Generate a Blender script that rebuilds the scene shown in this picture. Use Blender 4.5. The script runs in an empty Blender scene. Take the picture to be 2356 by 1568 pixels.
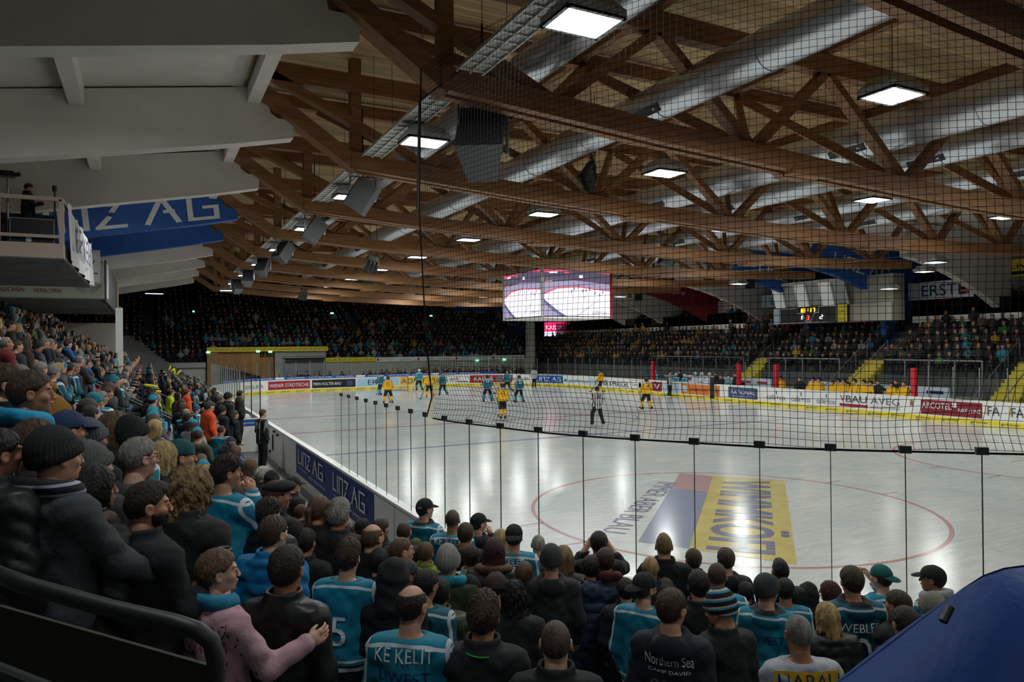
import bpy, math, random
import numpy as np
from mathutils import Vector, Matrix
sc = bpy.context.scene
C = sc.collection
# ---------------------------------------------------------------- camera
FPX, CW, CH = 1631.54, 2356.0, 1568.0
CP = np.array([-18.969, -2.511, 3.838])
YAW, PITCH, ROLL = 0.47327, 0.00568, -0.00924
F_ = np.array([math.sin(YAW)*math.cos(PITCH), math.cos(YAW)*math.cos(PITCH), math.sin(PITCH)])
R0 = np.array([math.cos(YAW), -math.sin(YAW), 0.0]); U0 = np.cross(R0, F_)
R_ = R0*math.cos(ROLL)+U0*math.sin(ROLL); U_ = -R0*math.sin(ROLL)+U0*math.cos(ROLL)
cd = bpy.data.cameras.new('camera'); cam = bpy.data.objects.new('camera', cd); C.objects.link(cam)
cam.matrix_world = Matrix(((R_[0], U_[0], -F_[0], CP[0]), (R_[1], U_[1], -F_[1], CP[1]), (R_[2], U_[2], -F_[2], CP[2]), (0, 0, 0, 1)))
cd.sensor_width = 36.0; cd.lens = FPX/CW*36.0; cd.clip_start = 0.05; cd.clip_end = 300
sc.camera = cam
# ---------------------------------------------------------------- view, world, light budget
sc.view_settings.view_transform = 'Standard'; sc.view_settings.look = 'None'
sc.view_settings.exposure = 0.0; sc.view_settings.gamma = 1.0; sc.view_settings.use_curve_mapping = False
sc.cycles.transparent_max_bounces = 40; sc.cycles.max_bounces = 6; sc.cycles.diffuse_bounces = 3
sc.cycles.glossy_bounces = 3; sc.cycles.transmission_bounces = 4
sc.cycles.use_adaptive_sampling = True; sc.cycles.adaptive_threshold = 0.03
sc.cycles.caustics_reflective = False; sc.cycles.caustics_refractive = False
wd = bpy.data.worlds.new('hall_air'); sc.world = wd; wd.use_nodes = True
wd.node_tree.nodes['Background'].inputs[0].default_value = (0.5, 0.55, 0.7, 1)
wd.node_tree.nodes['Background'].inputs[1].default_value = 0.012
LAMP_W = 158.0

def proj(P):
    d = np.asarray(P, float)-CP; z = d@F_
    return CW/2+FPX*(d@R_)/z, CH/2-FPX*(d@U_)/z
def ray(u, v): return (u-CW/2)/FPX*R_-(v-CH/2)/FPX*U_+F_
def at(u, v, ax, val):
    d = ray(u, v); return CP+d*((val-CP[ax])/d[ax])
rnd = random.Random(7)
# ---------------------------------------------------------------- materials
MC = {}
def mat(name, col=(.5, .5, .5), rough=.6, metal=0.0, emit=None, es=1.0, var=0.0, vs=4.0, stretch=(1, 1, 1), bump=0.0, bs=30.0, spec=None, sheen=0.0):
    if name in MC: return MC[name]
    m = bpy.data.materials.new(name); m.use_nodes = True; nt = m.node_tree; N = nt.nodes; L = nt.links
    b = N['Principled BSDF']; c4 = (*col, 1)
    b.inputs['Base Color'].default_value = c4; b.inputs['Roughness'].default_value = rough; b.inputs['Metallic'].default_value = metal
    if spec is not None: b.inputs['Specular IOR Level'].default_value = spec
    if sheen: b.inputs['Sheen Weight'].default_value = sheen
    if emit: b.inputs['Emission Color'].default_value = (*emit, 1); b.inputs['Emission Strength'].default_value = es
    if var or bump:
        tc = N.new('ShaderNodeTexCoord'); mp = N.new('ShaderNodeMapping'); mp.inputs['Scale'].default_value = stretch
        L.new(tc.outputs['Object'], mp.inputs[0])
    if var:
        nz = N.new('ShaderNodeTexNoise'); nz.inputs['Scale'].default_value = vs; nz.inputs['Detail'].default_value = 5
        L.new(mp.outputs[0], nz.inputs['Vector'])
        rp = N.new('ShaderNodeValToRGB'); rp.color_ramp.elements[0].position = .3; rp.color_ramp.elements[1].position = .7
        rp.color_ramp.elements[0].color = (*[max(0, x*(1-var)) for x in col], 1); rp.color_ramp.elements[1].color = (*[min(1, x*(1+var)) for x in col], 1)
        L.new(nz.outputs['Fac'], rp.inputs[0]); L.new(rp.outputs[0], b.inputs['Base Color'])
    if bump:
        n2 = N.new('ShaderNodeTexNoise'); n2.inputs['Scale'].default_value = bs; n2.inputs['Detail'].default_value = 4
        L.new(mp.outputs[0], n2.inputs['Vector'])
        bp = N.new('ShaderNodeBump'); bp.inputs['Strength'].default_value = bump; bp.inputs['Distance'].default_value = .02
        L.new(n2.outputs['Fac'], bp.inputs['Height']); L.new(bp.outputs[0], b.inputs['Normal'])
    MC[name] = m; return m
def ink(hexs, name=None, rough=.5):
    h = hexs.lstrip('#'); c = [int(h[i:i+2], 16)/255 for i in (0, 2, 4)]
    c = [x/12.92 if x <= .04045 else ((x+.055)/1.055)**2.4 for x in c]
    return mat(name or 'paint_'+h, tuple(c), rough)
def glow(name, col, s):
    return mat(name, (0, 0, 0), .5, emit=col, es=s)
def _math(N, L, op, a, b=None):
    n = N.new('ShaderNodeMath'); n.operation = op
    for i, x in enumerate((a, b)):
        if x is None: continue
        if isinstance(x, (int, float)): n.inputs[i].default_value = x
        else: L.new(x, n.inputs[i])
    return n.outputs[0]
def glass_mat(name, tint, gloss=1.0):
    if name in MC: return MC[name]
    m = bpy.data.materials.new(name); m.use_nodes = True; nt = m.node_tree; N = nt.nodes; L = nt.links
    N.remove(N['Principled BSDF']); out = N['Material Output']
    t = N.new('ShaderNodeBsdfTransparent'); t.inputs[0].default_value = (*tint, 1)
    g = N.new('ShaderNodeBsdfGlossy'); g.inputs['Roughness'].default_value = .02; g.inputs[0].default_value = (.9*gloss, .95*gloss, .95*gloss, 1)
    fr = N.new('ShaderNodeFresnel'); fr.inputs[0].default_value = 1.3; ge = N.new('ShaderNodeNewGeometry')
    k = _math(N, L, 'MULTIPLY', _math(N, L, 'MULTIPLY', fr.outputs[0], .55), _math(N, L, 'SUBTRACT', 1.0, ge.outputs['Backfacing'])); k = _math(N, L, 'MINIMUM', k, .16)
    mx = N.new('ShaderNodeMixShader'); L.new(k, mx.inputs[0]); L.new(t.outputs[0], mx.inputs[1]); L.new(g.outputs[0], mx.inputs[2])
    L.new(mx.outputs[0], out.inputs[0]); MC[name] = m; return m
def nodes_of(name):
    m = bpy.data.materials.new(name); m.use_nodes = True; MC[name] = m
    return m, m.node_tree.nodes, m.node_tree.links, m.node_tree.nodes['Principled BSDF']
def wood_mat(name, c1, c2, axis, rough=.6, planks=0.0):
    m, N, L, b = nodes_of(name)
    tc = N.new('ShaderNodeTexCoord'); mp = N.new('ShaderNodeMapping')
    s = [7, 7, 7]; s[axis] = .5; mp.inputs['Scale'].default_value = s
    L.new(tc.outputs['Object'], mp.inputs[0])
    nz = N.new('ShaderNodeTexNoise'); nz.inputs['Scale'].default_value = 1.6; nz.inputs['Detail'].default_value = 6; nz.inputs['Roughness'].default_value = .7
    L.new(mp.outputs[0], nz.inputs['Vector'])
    rp = N.new('ShaderNodeValToRGB'); rp.color_ramp.elements[0].position = .32; rp.color_ramp.elements[1].position = .7
    rp.color_ramp.elements[0].color = (*c1, 1); rp.color_ramp.elements[1].color = (*c2, 1); L.new(nz.outputs['Fac'], rp.inputs[0])
    col = rp.outputs[0]
    if planks:
        sx = N.new('ShaderNodeSeparateXYZ'); L.new(tc.outputs['Object'], sx.inputs[0])
        y = sx.outputs[1 if axis == 0 else 0]
        fr = _math(N, L, 'FRACT', _math(N, L, 'DIVIDE', y, planks))
        gap = _math(N, L, 'LESS_THAN', fr, .07)
        idn = _math(N, L, 'FLOOR', _math(N, L, 'DIVIDE', y, planks))
        wn = N.new('ShaderNodeTexWhiteNoise'); wn.noise_dimensions = '1D'; L.new(idn, wn.inputs['W'])
        br = _math(N, L, 'ADD', _math(N, L, 'MULTIPLY', wn.outputs[0], .45), .75)
        br = _math(N, L, 'MULTIPLY', br, _math(N, L, 'SUBTRACT', 1.0, _math(N, L, 'MULTIPLY', gap, .65)))
        mx = N.new('ShaderNodeVectorMath'); mx.operation = 'SCALE'; L.new(col, mx.inputs[0]); L.new(br, mx.inputs['Scale']); col = mx.outputs[0]
    L.new(col, b.inputs['Base Color']); b.inputs['Roughness'].default_value = rough
    return m
WOOD = wood_mat('glulam_timber', (.17, .075, .028), (.36, .175, .07), 0)
WOODY = wood_mat('brace_timber', (.17, .075, .028), (.33, .16, .065), 1)
PLANK = wood_mat('pine_planks', (.48, .31, .14), (.74, .53, .28), 0, .65, planks=.16)
CONC = mat('painted_concrete', (.72, .67, .62), .75, var=.06, vs=1.5, bump=.1, bs=60)
CONCB = mat('blue_concrete', (.02, .11, .42), .6, var=.08, vs=1.5)
FLOORM = mat('floor_concrete', (.13, .135, .13), .55, var=.3, vs=1.2, bump=.1)
WALLG = mat('wall_concrete', (.42, .43, .38), .8, var=.12, vs=.8, bump=.15, bs=20)
DARK = mat('dark_wall', (.03, .03, .035), .8)
WHITE = mat('board_white', (.80, .80, .78), .35, var=.04, vs=2)
BLACKM = mat('black_metal', (.012, .012, .014), .45)
STEEL = mat('dull_steel', (.10, .105, .11), .5, .5)
GREYM = mat('grey_metal', (.28, .29, .30), .4, .7)
PALEM = mat('pale_paint', (.62, .60, .55), .5)
YEL = ink('#e8d32a', 'yellow_band'); NAVY = ink('#14265e', 'navy_ink'); WINK = ink('#e9ebee', 'white_ink')
GLASS = glass_mat('rink_glass', (.972, .985, .978)); GLASSF = glass_mat('far_glass', (.95, .97, .96), .8)
# spiral duct metal
def duct_mat():
    m, N, L, b = nodes_of('spiral_duct_metal')
    b.inputs['Metallic'].default_value = .85; b.inputs['Roughness'].default_value = .36; b.inputs['Base Color'].default_value = (.62, .65, .70, 1)
    tc = N.new('ShaderNodeTexCoord'); sx = N.new('ShaderNodeSeparateXYZ'); L.new(tc.outputs['Object'], sx.inputs[0])
    at2 = _math(N, L, 'ARCTAN2', sx.outputs[0], sx.outputs[2])
    w = _math(N, L, 'FRACT', _math(N, L, 'ADD', _math(N, L, 'DIVIDE', sx.outputs[1], .14), _math(N, L, 'DIVIDE', at2, 6.2832)))
    h = _math(N, L, 'GREATER_THAN', w, .86)
    bp = N.new('ShaderNodeBump'); bp.inputs['Strength'].default_value = .7; bp.inputs['Distance'].default_value = .01
    L.new(h, bp.inputs['Height']); L.new(bp.outputs[0], b.inputs['Normal'])
    return m
DUCT = duct_mat()
def ice_mat():
    m, N, L, b = nodes_of('scratched_ice')
    tc = N.new('ShaderNodeTexCoord')
    n1 = N.new('ShaderNodeTexNoise'); n1.inputs['Scale'].default_value = .35; n1.inputs['Detail'].default_value = 6; n1.inputs['Roughness'].default_value = .65
    L.new(tc.outputs['Object'], n1.inputs['Vector'])
    mp = N.new('ShaderNodeMapping'); mp.inputs['Rotation'].default_value = (0, 0, .5); mp.inputs['Scale'].default_value = (.5, 4, 1); L.new(tc.outputs['Object'], mp.inputs[0])
    n2 = N.new('ShaderNodeTexNoise'); n2.inputs['Scale'].default_value = 2.2; n2.inputs['Detail'].default_value = 8; n2.inputs['Roughness'].default_value = .75; n2.inputs['Distortion'].default_value = .6
    L.new(mp.outputs[0], n2.inputs['Vector'])
    r1 = N.new('ShaderNodeValToRGB'); e = r1.color_ramp.elements; e[0].position = .3; e[0].color = (.38, .42, .43, 1); e[1].position = .66; e[1].color = (.63, .63, .60, 1)
    mxv = N.new('ShaderNodeMix'); mxv.inputs[0].default_value = .55; L.new(n1.outputs['Fac'], mxv.inputs[2]); L.new(n2.outputs['Fac'], mxv.inputs[3])
    L.new(mxv.outputs[0], r1.inputs[0])
    # skate scratches: thin pale curved cuts
    vo = N.new('ShaderNodeTexVoronoi'); vo.feature = 'DISTANCE_TO_EDGE'; vo.inputs['Scale'].default_value = .55
    mp2 = N.new('ShaderNodeMapping'); mp2.inputs['Scale'].default_value = (.6, 1.5, 1); n3 = N.new('ShaderNodeTexNoise'); n3.inputs['Scale'].default_value = .5
    L.new(tc.outputs['Object'], n3.inputs['Vector']); va = N.new('ShaderNodeVectorMath'); va.operation = 'ADD'
    L.new(tc.outputs['Object'], va.inputs[0]); L.new(n3.outputs['Color'], va.inputs[1]); L.new(va.outputs[0], mp2.inputs[0]); L.new(mp2.outputs[0], vo.inputs['Vector'])
    sc1 = _math(N, L, 'MULTIPLY', _math(N, L, 'LESS_THAN', vo.outputs['Distance'], .004), .10)
    mx = N.new('ShaderNodeMix'); mx.data_type = 'RGBA'; L.new(sc1, mx.inputs[0]); L.new(r1.outputs[0], mx.inputs[6]); mx.inputs[7].default_value = (.85, .87, .87, 1)
    L.new(mx.outputs[2], b.inputs['Base Color'])
    rr = N.new('ShaderNodeMapRange'); L.new(n2.outputs['Fac'], rr.inputs[0]); rr.inputs[3].default_value = .07; rr.inputs[4].default_value = .24
    L.new(rr.outputs[0], b.inputs['Roughness'])
    bp = N.new('ShaderNodeBump'); bp.inputs['Strength'].default_value = .12; bp.inputs['Distance'].default_value = .01; L.new(n2.outputs['Fac'], bp.inputs['Height'])
    L.new(bp.outputs[0], b.inputs['Normal'])
    return m
ICE = ice_mat()
# ---------------------------------------------------------------- mesh helpers
def empty(name, loc=(0, 0, 0), rz=0.0):
    o = bpy.data.objects.new(name, None); C.objects.link(o); o.location = loc; o.rotation_euler = (0, 0, rz); o.empty_display_size = .2
    return o
def tag(o, label=None, cat=None, group=None, kind=None):
    if label: o['label'] = label
    if cat: o['category'] = cat
    if group: o['group'] = group
    if kind: o['kind'] = kind
    return o
class MB:
    def __init__(s): s.v = []; s.f = []; s.mi = []; s.ms = []; s.n = 0
    def _m(s, m):
        if m is None: m = s.ms[0] if s.ms else WHITE
        if m not in s.ms: s.ms.append(m)
        return s.ms.index(m)
    def add(s, V, Fc, m=None):
        k = s._m(m); o = s.n; V = [tuple(float(x) for x in p) for p in V]
        s.v += V; s.n += len(V); s.f += [tuple(i+o for i in f) for f in Fc]; s.mi += [k]*len(Fc); return s
    def hexa(s, P, m=None):
        return s.add(P, [(0, 3, 2, 1), (4, 5, 6, 7), (0, 1, 5, 4), (1, 2, 6, 5), (2, 3, 7, 6), (3, 0, 4, 7)], m)
    def box(s, a, b, m=None):
        x0, y0, z0 = [min(p, q) for p, q in zip(a, b)]; x1, y1, z1 = [max(p, q) for p, q in zip(a, b)]
        return s.hexa([(x0, y0, z0), (x1, y0, z0), (x1, y1, z0), (x0, y1, z0), (x0, y0, z1), (x1, y0, z1), (x1, y1, z1), (x0, y1, z1)], m)
    def beam(s, p, q, w, h, m=None, up=(0, 0, 1)):
        p = np.array(p, float); q = np.array(q, float); d = q-p; d /= np.linalg.norm(d)
        r = np.cross(d, up)
        if np.linalg.norm(r) < 1e-3: r = np.cross(d, (0, 1, 0))
        r /= np.linalg.norm(r); u = np.cross(r, d); r = r*w/2; u = u*h/2
        return s.hexa([p-r-u, p+r-u, q+r-u, q-r-u, p-r+u, p+r+u, q+r+u, q-r+u], m)
    def tube(s, pts, r, n=8, m=None, cap=True):
        pts = [np.array(p, float) for p in pts]; V = []; k = len(pts)
        rr = r if isinstance(r, (list, tuple)) else [r]*k
        d0 = pts[1]-pts[0]; ref = np.array([0, 0, 1.0]) if abs(d0[2]) < .8*np.linalg.norm(d0) else np.array([1.0, 0, 0])
        for i, p in enumerate(pts):
            d = pts[min(i+1, k-1)]-pts[max(i-1, 0)]; d = d/(np.linalg.norm(d)+1e-9)
            a = np.cross(d, ref); a /= (np.linalg.norm(a)+1e-9); b = np.cross(d, a)
            for j in range(n):
                t = 2*math.pi*j/n; V.append(p+(a*math.cos(t)+b*math.sin(t))*rr[i])
        Fc = [(i*n+j, i*n+(j+1) % n, (i+1)*n+(j+1) % n, (i+1)*n+j) for i in range(k-1) for j in range(n)]
        if cap: Fc += [tuple(range(n))[::-1], tuple((k-1)*n+j for j in range(n))]
        return s.add(V, Fc, m)
    def prism(s, poly, d, m=None):
        """poly: list of 3D points (planar), extruded by vector d"""
        n = len(poly); P = [np.array(p, float) for p in poly]; Q = [p+np.array(d, float) for p in P]
        return s.add(P+Q, [tuple(range(n))[::-1], tuple(range(n, 2*n))]+[(i, (i+1) % n, n+(i+1) % n, n+i) for i in range(n)], m)
    def build(s, name, parent=None, smooth=False, loc=None):
        me = bpy.data.meshes.new(name); me.from_pydata(s.v, [], s.f)
        for m in s.ms: me.materials.append(m)
        if len(s.ms) > 1: me.polygons.foreach_set('material_index', s.mi)
        if smooth: me.polygons.foreach_set('use_smooth', [True]*len(s.f))
        me.update(); o = bpy.data.objects.new(name, me); C.objects.link(o)
        if parent is not None: o.parent = parent
        if loc is not None: o.location = loc
        return o
def one(name, parent, fn, *a, **k):
    mb = MB(); getattr(mb, fn)(*a, **k); return mb.build(name, parent)
def blk(name, a, b, m, parent=None, kind=None):
    mb = MB(); mb.box(a, b, m); o = mb.build(name, parent)
    if kind: o['kind'] = kind
    return o
# ---------------------------------------------------------------- lettering (flat meshes made once, then placed)
TXT = {}
def text_mesh(s):
    """vertices in x (0..w), y (0..~.7); faces"""
    if s in TXT: return TXT[s]
    if s == 'LINZ AG':
        t = .13; V = []; Fc = []
        def st(a, b):
            a = np.array(a, float); b = np.array(b, float); d = (b-a)/np.linalg.norm(b-a); n = np.array([-d[1], d[0]])*t/2
            a = a-d*t/2*0.98; b = b+d*t/2*0.98; k = len(V); V.extend([a-n, b-n, b+n, a+n]); Fc.append((k, k+1, k+2, k+3))
        def pl(x, pts):
            for p, q in zip(pts, pts[1:]): st((x+p[0], p[1]), (x+q[0], q[1]))
        pl(0, [(0, 1), (0, 0), (.42, 0)]); pl(.68, [(0, 1), (0, 0)]); pl(.96, [(0, 0), (0, 1), (.5, 1), (.5, 0)])
        pl(1.72, [(0, 1), (.5, 1), (.32, .62)]); pl(1.72, [(.22, .36), (0, 0), (.55, 0)])
        pl(2.78, [(0, 0), (.34, 1), (.68, 0)]); pl(2.78, [(.42, .42), (.56, .42)])
        pl(3.75, [(.6, 1), (0, 1), (0, 0), (.62, 0), (.62, .46), (.36, .46)])
        V = np.array(V)*.7; V = np.concatenate([V, (np.arange(len(V))//4*.0012)[:, None]], 1); TXT[s] = (V, Fc, V[:, 0].max()); return TXT[s]
    cu = bpy.data.curves.new('t', 'FONT'); cu.body = s; cu.size = 1.0; cu.resolution_u = 3
    o = bpy.data.objects.new('t', cu); C.objects.link(o)
    dg = bpy.context.evaluated_depsgraph_get(); me = o.evaluated_get(dg).to_mesh()
    V = np.array([v.co[:2] for v in me.vertices]) if len(me.vertices) else np.zeros((0, 2)); Fc = [tuple(p.vertices) for p in me.polygons]
    o.evaluated_get(dg).to_mesh_clear(); bpy.data.objects.remove(o); bpy.data.curves.remove(cu)
    if len(V): V[:, 0] -= V[:, 0].min()
    TXT[s] = (V, Fc, V[:, 0].max() if len(V) else 0); return TXT[s]
STRS = ['LINZ AG', 'WIENER STÄDTISCHE', 'MEIN HOLTER-BAD', 'ERSTE', 'ADMIRAL', 'sab', 'reisen', 'KAISER', 'KIMEDER', 'gasdiskont', 'STEINER & PRASCHL', 'Ober', 'österreich', 'B', 'WISSEN IWERT', 'BE',
        'RATIONAL', 'café+co', 'BAU', 'AVEG', 'LINZ-LEONDING', 'ARCOTEL', 'NIKE | LINZ', 'FA', 'greiner', 'OHNE BINDUNG.', 'UND IST MACHT MOBIL!', 'SUPERFLEXIBEL.', 'www.linzag.at', 'immer bestens betreut.',
        'ACHT MOBIL!', 'RAUCHEN', 'VERBOTEN', 'energievorsorgen.at', 'Oberösterreich', 'KE KELIT', 'LIWEST', 'WEBLER', 'HABAU', 'Northern Sea', 'CAMP DAVID', 'CGAD', '0', '5', '9', '22', '15', '19', '21', '4', '91',
        'Live', 'TV', 'KELIT', 'ROTENBERG', 'ICEWEAR', 'SV', 'IMMER ABER BLAU', 'WIMMKÖFI', 'SEN', 'COCA', 'V', 'vorbild', 'ERLER', 'OÖN', 'www.rational-online.com', '7', '8', '1', '2', '3']
for s_ in STRS: text_mesh(s_)
def lay(s, origin, xd, yd, w=None, h=None, m=None, mb=None, off=0.0, center=False):
    """lay the string s in a plane: origin lower-left, xd / yd unit directions; w total width, h cap height"""
    V, Fc, W = text_mesh(s); H = .7
    origin = np.array(origin, float); xd = np.array(xd, float); yd = np.array(yd, float)
    if w is None: sy = h/H; sx = sy
    elif h is None: sx = w/W; sy = sx
    else: sx = w/W; sy = h/H
    if center: origin = origin-xd*(W*sx/2)
    n = np.cross(xd, yd); own = mb is None; mb = mb or MB()
    mb.add([origin+xd*(q[0]*sx)+yd*(q[1]*sy)+n*(off+(q[2] if len(q) > 2 else 0)) for q in V], Fc, m); return mb
# ================================================================ THE HALL
HW, LR, RC = 15.0, 60.0, 8.475
SEG = [LR-2*RC, math.pi/2*RC, 2*HW-2*RC, math.pi/2*RC]*2
SEG = [SEG[0], SEG[1], SEG[2], SEG[3], SEG[0], SEG[1], SEG[2], SEG[3]]; STOT = sum(SEG)
_ST = [(-HW, RC), (-HW, LR-RC), (-HW+RC, LR), (HW-RC, LR), (HW, LR-RC), (HW, RC), (HW-RC, 0), (-HW+RC, 0)]
_DR = [(0, 1), None, (1, 0), None, (0, -1), None, (-1, 0), None]
_CT = {1: (-HW+RC, LR-RC, math.pi), 3: (HW-RC, LR-RC, math.pi/2), 5: (HW-RC, RC, 0.0), 7: (-HW+RC, RC, -math.pi/2)}
def path(s, out=0.0):
    s = s % STOT; i = 0
    while s > SEG[i] and i < 7: s -= SEG[i]; i += 1
    if i % 2 == 0:
        d = np.array(_DR[i], float); p = np.array(_ST[i], float)+d*s
    else:
        cx, cy, a0 = _CT[i]; a = a0-s/RC; p = np.array([cx+RC*math.cos(a), cy+RC*math.sin(a)]); d = np.array([math.sin(a), -math.cos(a)])
    n = np.array([d[1], -d[0]]); return p-n*out, d, n      # n points to the ice
def rdist(x, y):
    qx, qy = abs(x)-(HW-RC), abs(y-LR/2)-(LR/2-RC)
    return math.hypot(max(qx, 0), max(qy, 0))+min(max(qx, qy), 0)-RC
def ring(mb, s0, s1, o0, o1, z0, z1, m, n=None):
    n = n or max(1, int(abs(s1-s0)/.6)); V = []
    for k in range(n+1):
        s = s0+(s1-s0)*k/n; a, _, _ = path(s, o0); b, _, _ = path(s, o1)
        V += [(a[0], a[1], z0), (b[0], b[1], z0), (b[0], b[1], z1), (a[0], a[1], z1)]
    Fc = []
    for k in range(n):
        p, q = 4*k, 4*k+4
        Fc += [(p, q, q+1, p+1), (p+1, q+1, q+2, p+2), (p+2, q+2, q+3, p+3), (p+3, q+3, q, p)]
    Fc += [(0, 1, 2, 3), (4*n+3, 4*n+2, 4*n+1, 4*n)]
    return mb.add(V, Fc, m)
def path_text(mb, s, s0, s1, z0, h, m, inner=True, off=.03, fit=True):
    V, Fc, W = text_mesh(s); w = abs(s1-s0)
    if not fit: w = min(w, W*h/.7*1.0)
    out = []
    for q in V:
        a, b = q[0], q[1]; u = a/W*w; ss = s0+u if inner else s0-u
        p, d, n = path(ss, 0 if inner else .14); p = p+n*((off+(q[2] if len(q) > 2 else 0))*(1 if inner else -1))
        out.append((p[0], p[1], z0+b/.7*h))
    return mb.add(out, Fc, m)
# ---- ice, floor, walls, roof
V = [];
for k in range(200):
    p, _, _ = path(STOT*k/200, 0.0); V.append((p[0], p[1], 0.0))
mb = MB(); mb.prism([(x, y, -.12) for x, y, _ in V], (0, 0, .12), ICE); ice = mb.build('ice_surface'); ice['kind'] = 'structure'; ice['label'] = 'white scratched ice sheet with faded markings'
def paint(mb, pts, m, z): mb.add([(p[0], p[1], z) for p in pts], [tuple(range(len(pts)))], m)
RED_I = mat('ice_red_paint', (.42, .22, .22), .16); BLUE_I = mat('ice_blue_paint', (.24, .26, .36), .16); YEL_I = mat('ice_yellow_paint', (.52, .42, .16), .16, var=.12, vs=1.5)
NAV_I = mat('ice_navy_paint', (.17, .17, .26), .16); PNK_I = mat('ice_rose_paint', (.42, .27, .28), .16); SH_I = mat('ice_crease_paint', (.38, .50, .58), .2)
def annulus(cx, cy, r, w, m, z=.002, n=72, a0=0, a1=2*math.pi):
    mb = MB()
    for k in range(n):
        a, b = a0+(a1-a0)*k/n, a0+(a1-a0)*(k+1)/n
        paint(mb, [(cx+q*math.cos(t), cy+q*math.sin(t)) for q, t in ((r-w/2, a), (r+w/2, a), (r+w/2, b), (r-w/2, b))], m, z)
    return mb
def rectp(mb, x0, y0, x1, y1, m, z=.002): paint(mb, [(x0, y0), (x1, y0), (x1, y1), (x0, y1)], m, z)
for cx, cy in ((-7, 10), (7, 10), (-7, 50), (7, 50)):
    mb = annulus(cx, cy, 4.5, .09, RED_I)
    for sx in (-1, 1):
        for sy in (-1, 1):
            xx = cx+sx*4.42; rectp(mb, min(xx, xx+sx*.6), cy+sy*.85-.03, max(xx, xx+sx*.6), cy+sy*.85+.03, RED_I)
            rectp(mb, cx+min(sx*.6, sx*1.8), cy+sy*.28-.03, cx+max(sx*.6, sx*1.8), cy+sy*.28+.03, RED_I)
            rectp(mb, cx+sx*.6-.03, cy+min(sy*.28, sy*1.2), cx+sx*.6+.03, cy+max(sy*.28, sy*1.2), RED_I)
    mb.v += []; k = annulus(cx, cy, .15, .3, RED_I, n=20); mb.add(k.v, k.f, RED_I); mb.build('faceoff_circle', ice)
mb = annulus(0, 30, 4.5, .07, BLUE_I); mb.build('faceoff_circle', ice)
mb = MB()
for y, w, m in ((22.85, .3, BLUE_I), (37.15, .3, BLUE_I), (30, .3, RED_I), (4, .06, RED_I), (56, .06, RED_I)):
    hw = 14.9 if 8 < y < 52 else 12.9
    rectp(mb, -hw, y-w/2, hw, y+w/2, m, .0015)
mb.build('ice_line', ice)
mb = MB(); paint(mb, [(-.95+.0, 56), (.95, 56), (.95, 54.6), (.5, 54.25), (-.5, 54.25), (-.95, 54.6)], SH_I, .003); mb.build('goal_crease', ice)
# faded sponsor paint inside the near circle
c0, c1, c2, c3 = (-4.5, 13.1), (-3.25, 11.63), (-9.02, 6.19), (-10.0, 7.82)
rd = np.array([-5.60, -5.36]); Lr = np.hypot(*rd); rd /= Lr; ud = np.array([rd[1]*-1, rd[0]])     # reading direction, up direction
mb = MB(); paint(mb, [c0, c1, c2, c3], YEL_I, .003); mb.build('ice_logo_panel', ice)
mb = MB(); q0, q1 = np.array([-5.0, 13.95]), np.array([-10.55, 8.65]); fr = .3
pa, pb = q0, np.array(c0); pc, pd = np.array(c3), q1
paint(mb, [q0, c0, np.array(c0)*(1-fr)+np.array(c3)*fr, q0*(1-fr)+q1*fr], PNK_I, .003)
paint(mb, [q0*(1-fr)+q1*fr, np.array(c0)*(1-fr)+np.array(c3)*fr, c3, q1], BLUE_I, .003); mb.build('ice_logo_stripe', ice)
mb = MB(); up3 = np.array([ud[0], ud[1], 0]); rd3 = np.array([rd[0], rd[1], 0])
[lay('WIMMKÖFI', np.array((-4.62, 12.55, .005+.0008*q_))+rd3*.055*(q_-1), rd3, up3, w=7.05, h=1.25, m=NAV_I, mb=mb) for q_ in range(3)]; mb.build('ice_lettering', ice)
mb = MB(); lay('IMMER ABER BLAU', (-6.35, 13.25, .005), np.array([-.77, -.636, 0]), np.array([.636, -.77, 0]), w=5.7, h=.52, m=NAV_I, mb=mb); mb.build('ice_lettering', ice)
# ---- concrete floor, shell
blk('floor', (-30, -14, -.5), (40, 90, -.13), FLOORM, kind='structure')
blk('wall_left', (-26.5, -14, -.5), (-26, 90, 13), DARK, kind='structure')
blk('wall_right', (38, -14, -.5), (38.5, 90, 13), DARK, kind='structure')
blk('wall_back', (-30, -14.5, -.5), (40, -14, 13), DARK, kind='structure')
blk('wall_front', (-30, 88, -.5), (40, 88.5, 13), DARK, kind='structure')
ce = blk('ceiling', (-17.6, -14, 11.0), (17.6, 88, 11.15), PLANK, kind='structure')
mb = MB()
mb.prism([(-17.0, -14, 9.95), (-26, -14, 8.45), (-26, -14, 8.7), (-17.0, -14, 10.2)], (0, 76, 0), CONC)
mb.box((-17.6, -14, 9.9), (-17.0, 62, 11.0), CONC); mb.build('ceiling_left')['kind'] = 'structure'
mb = MB(); mb.prism([(17.0, -14, 10.2), (38, -14, 9.6), (38, -14, 9.8), (17, -14, 10.4)], (0, 102, 0), CONC); mb.build('ceiling_right')['kind'] = 'structure'
mb = MB(); mb.box((-26, 62, 10.0), (-17.6, 88, 10.2), DARK); mb.build('ceiling_front')['kind'] = 'structure'
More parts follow.
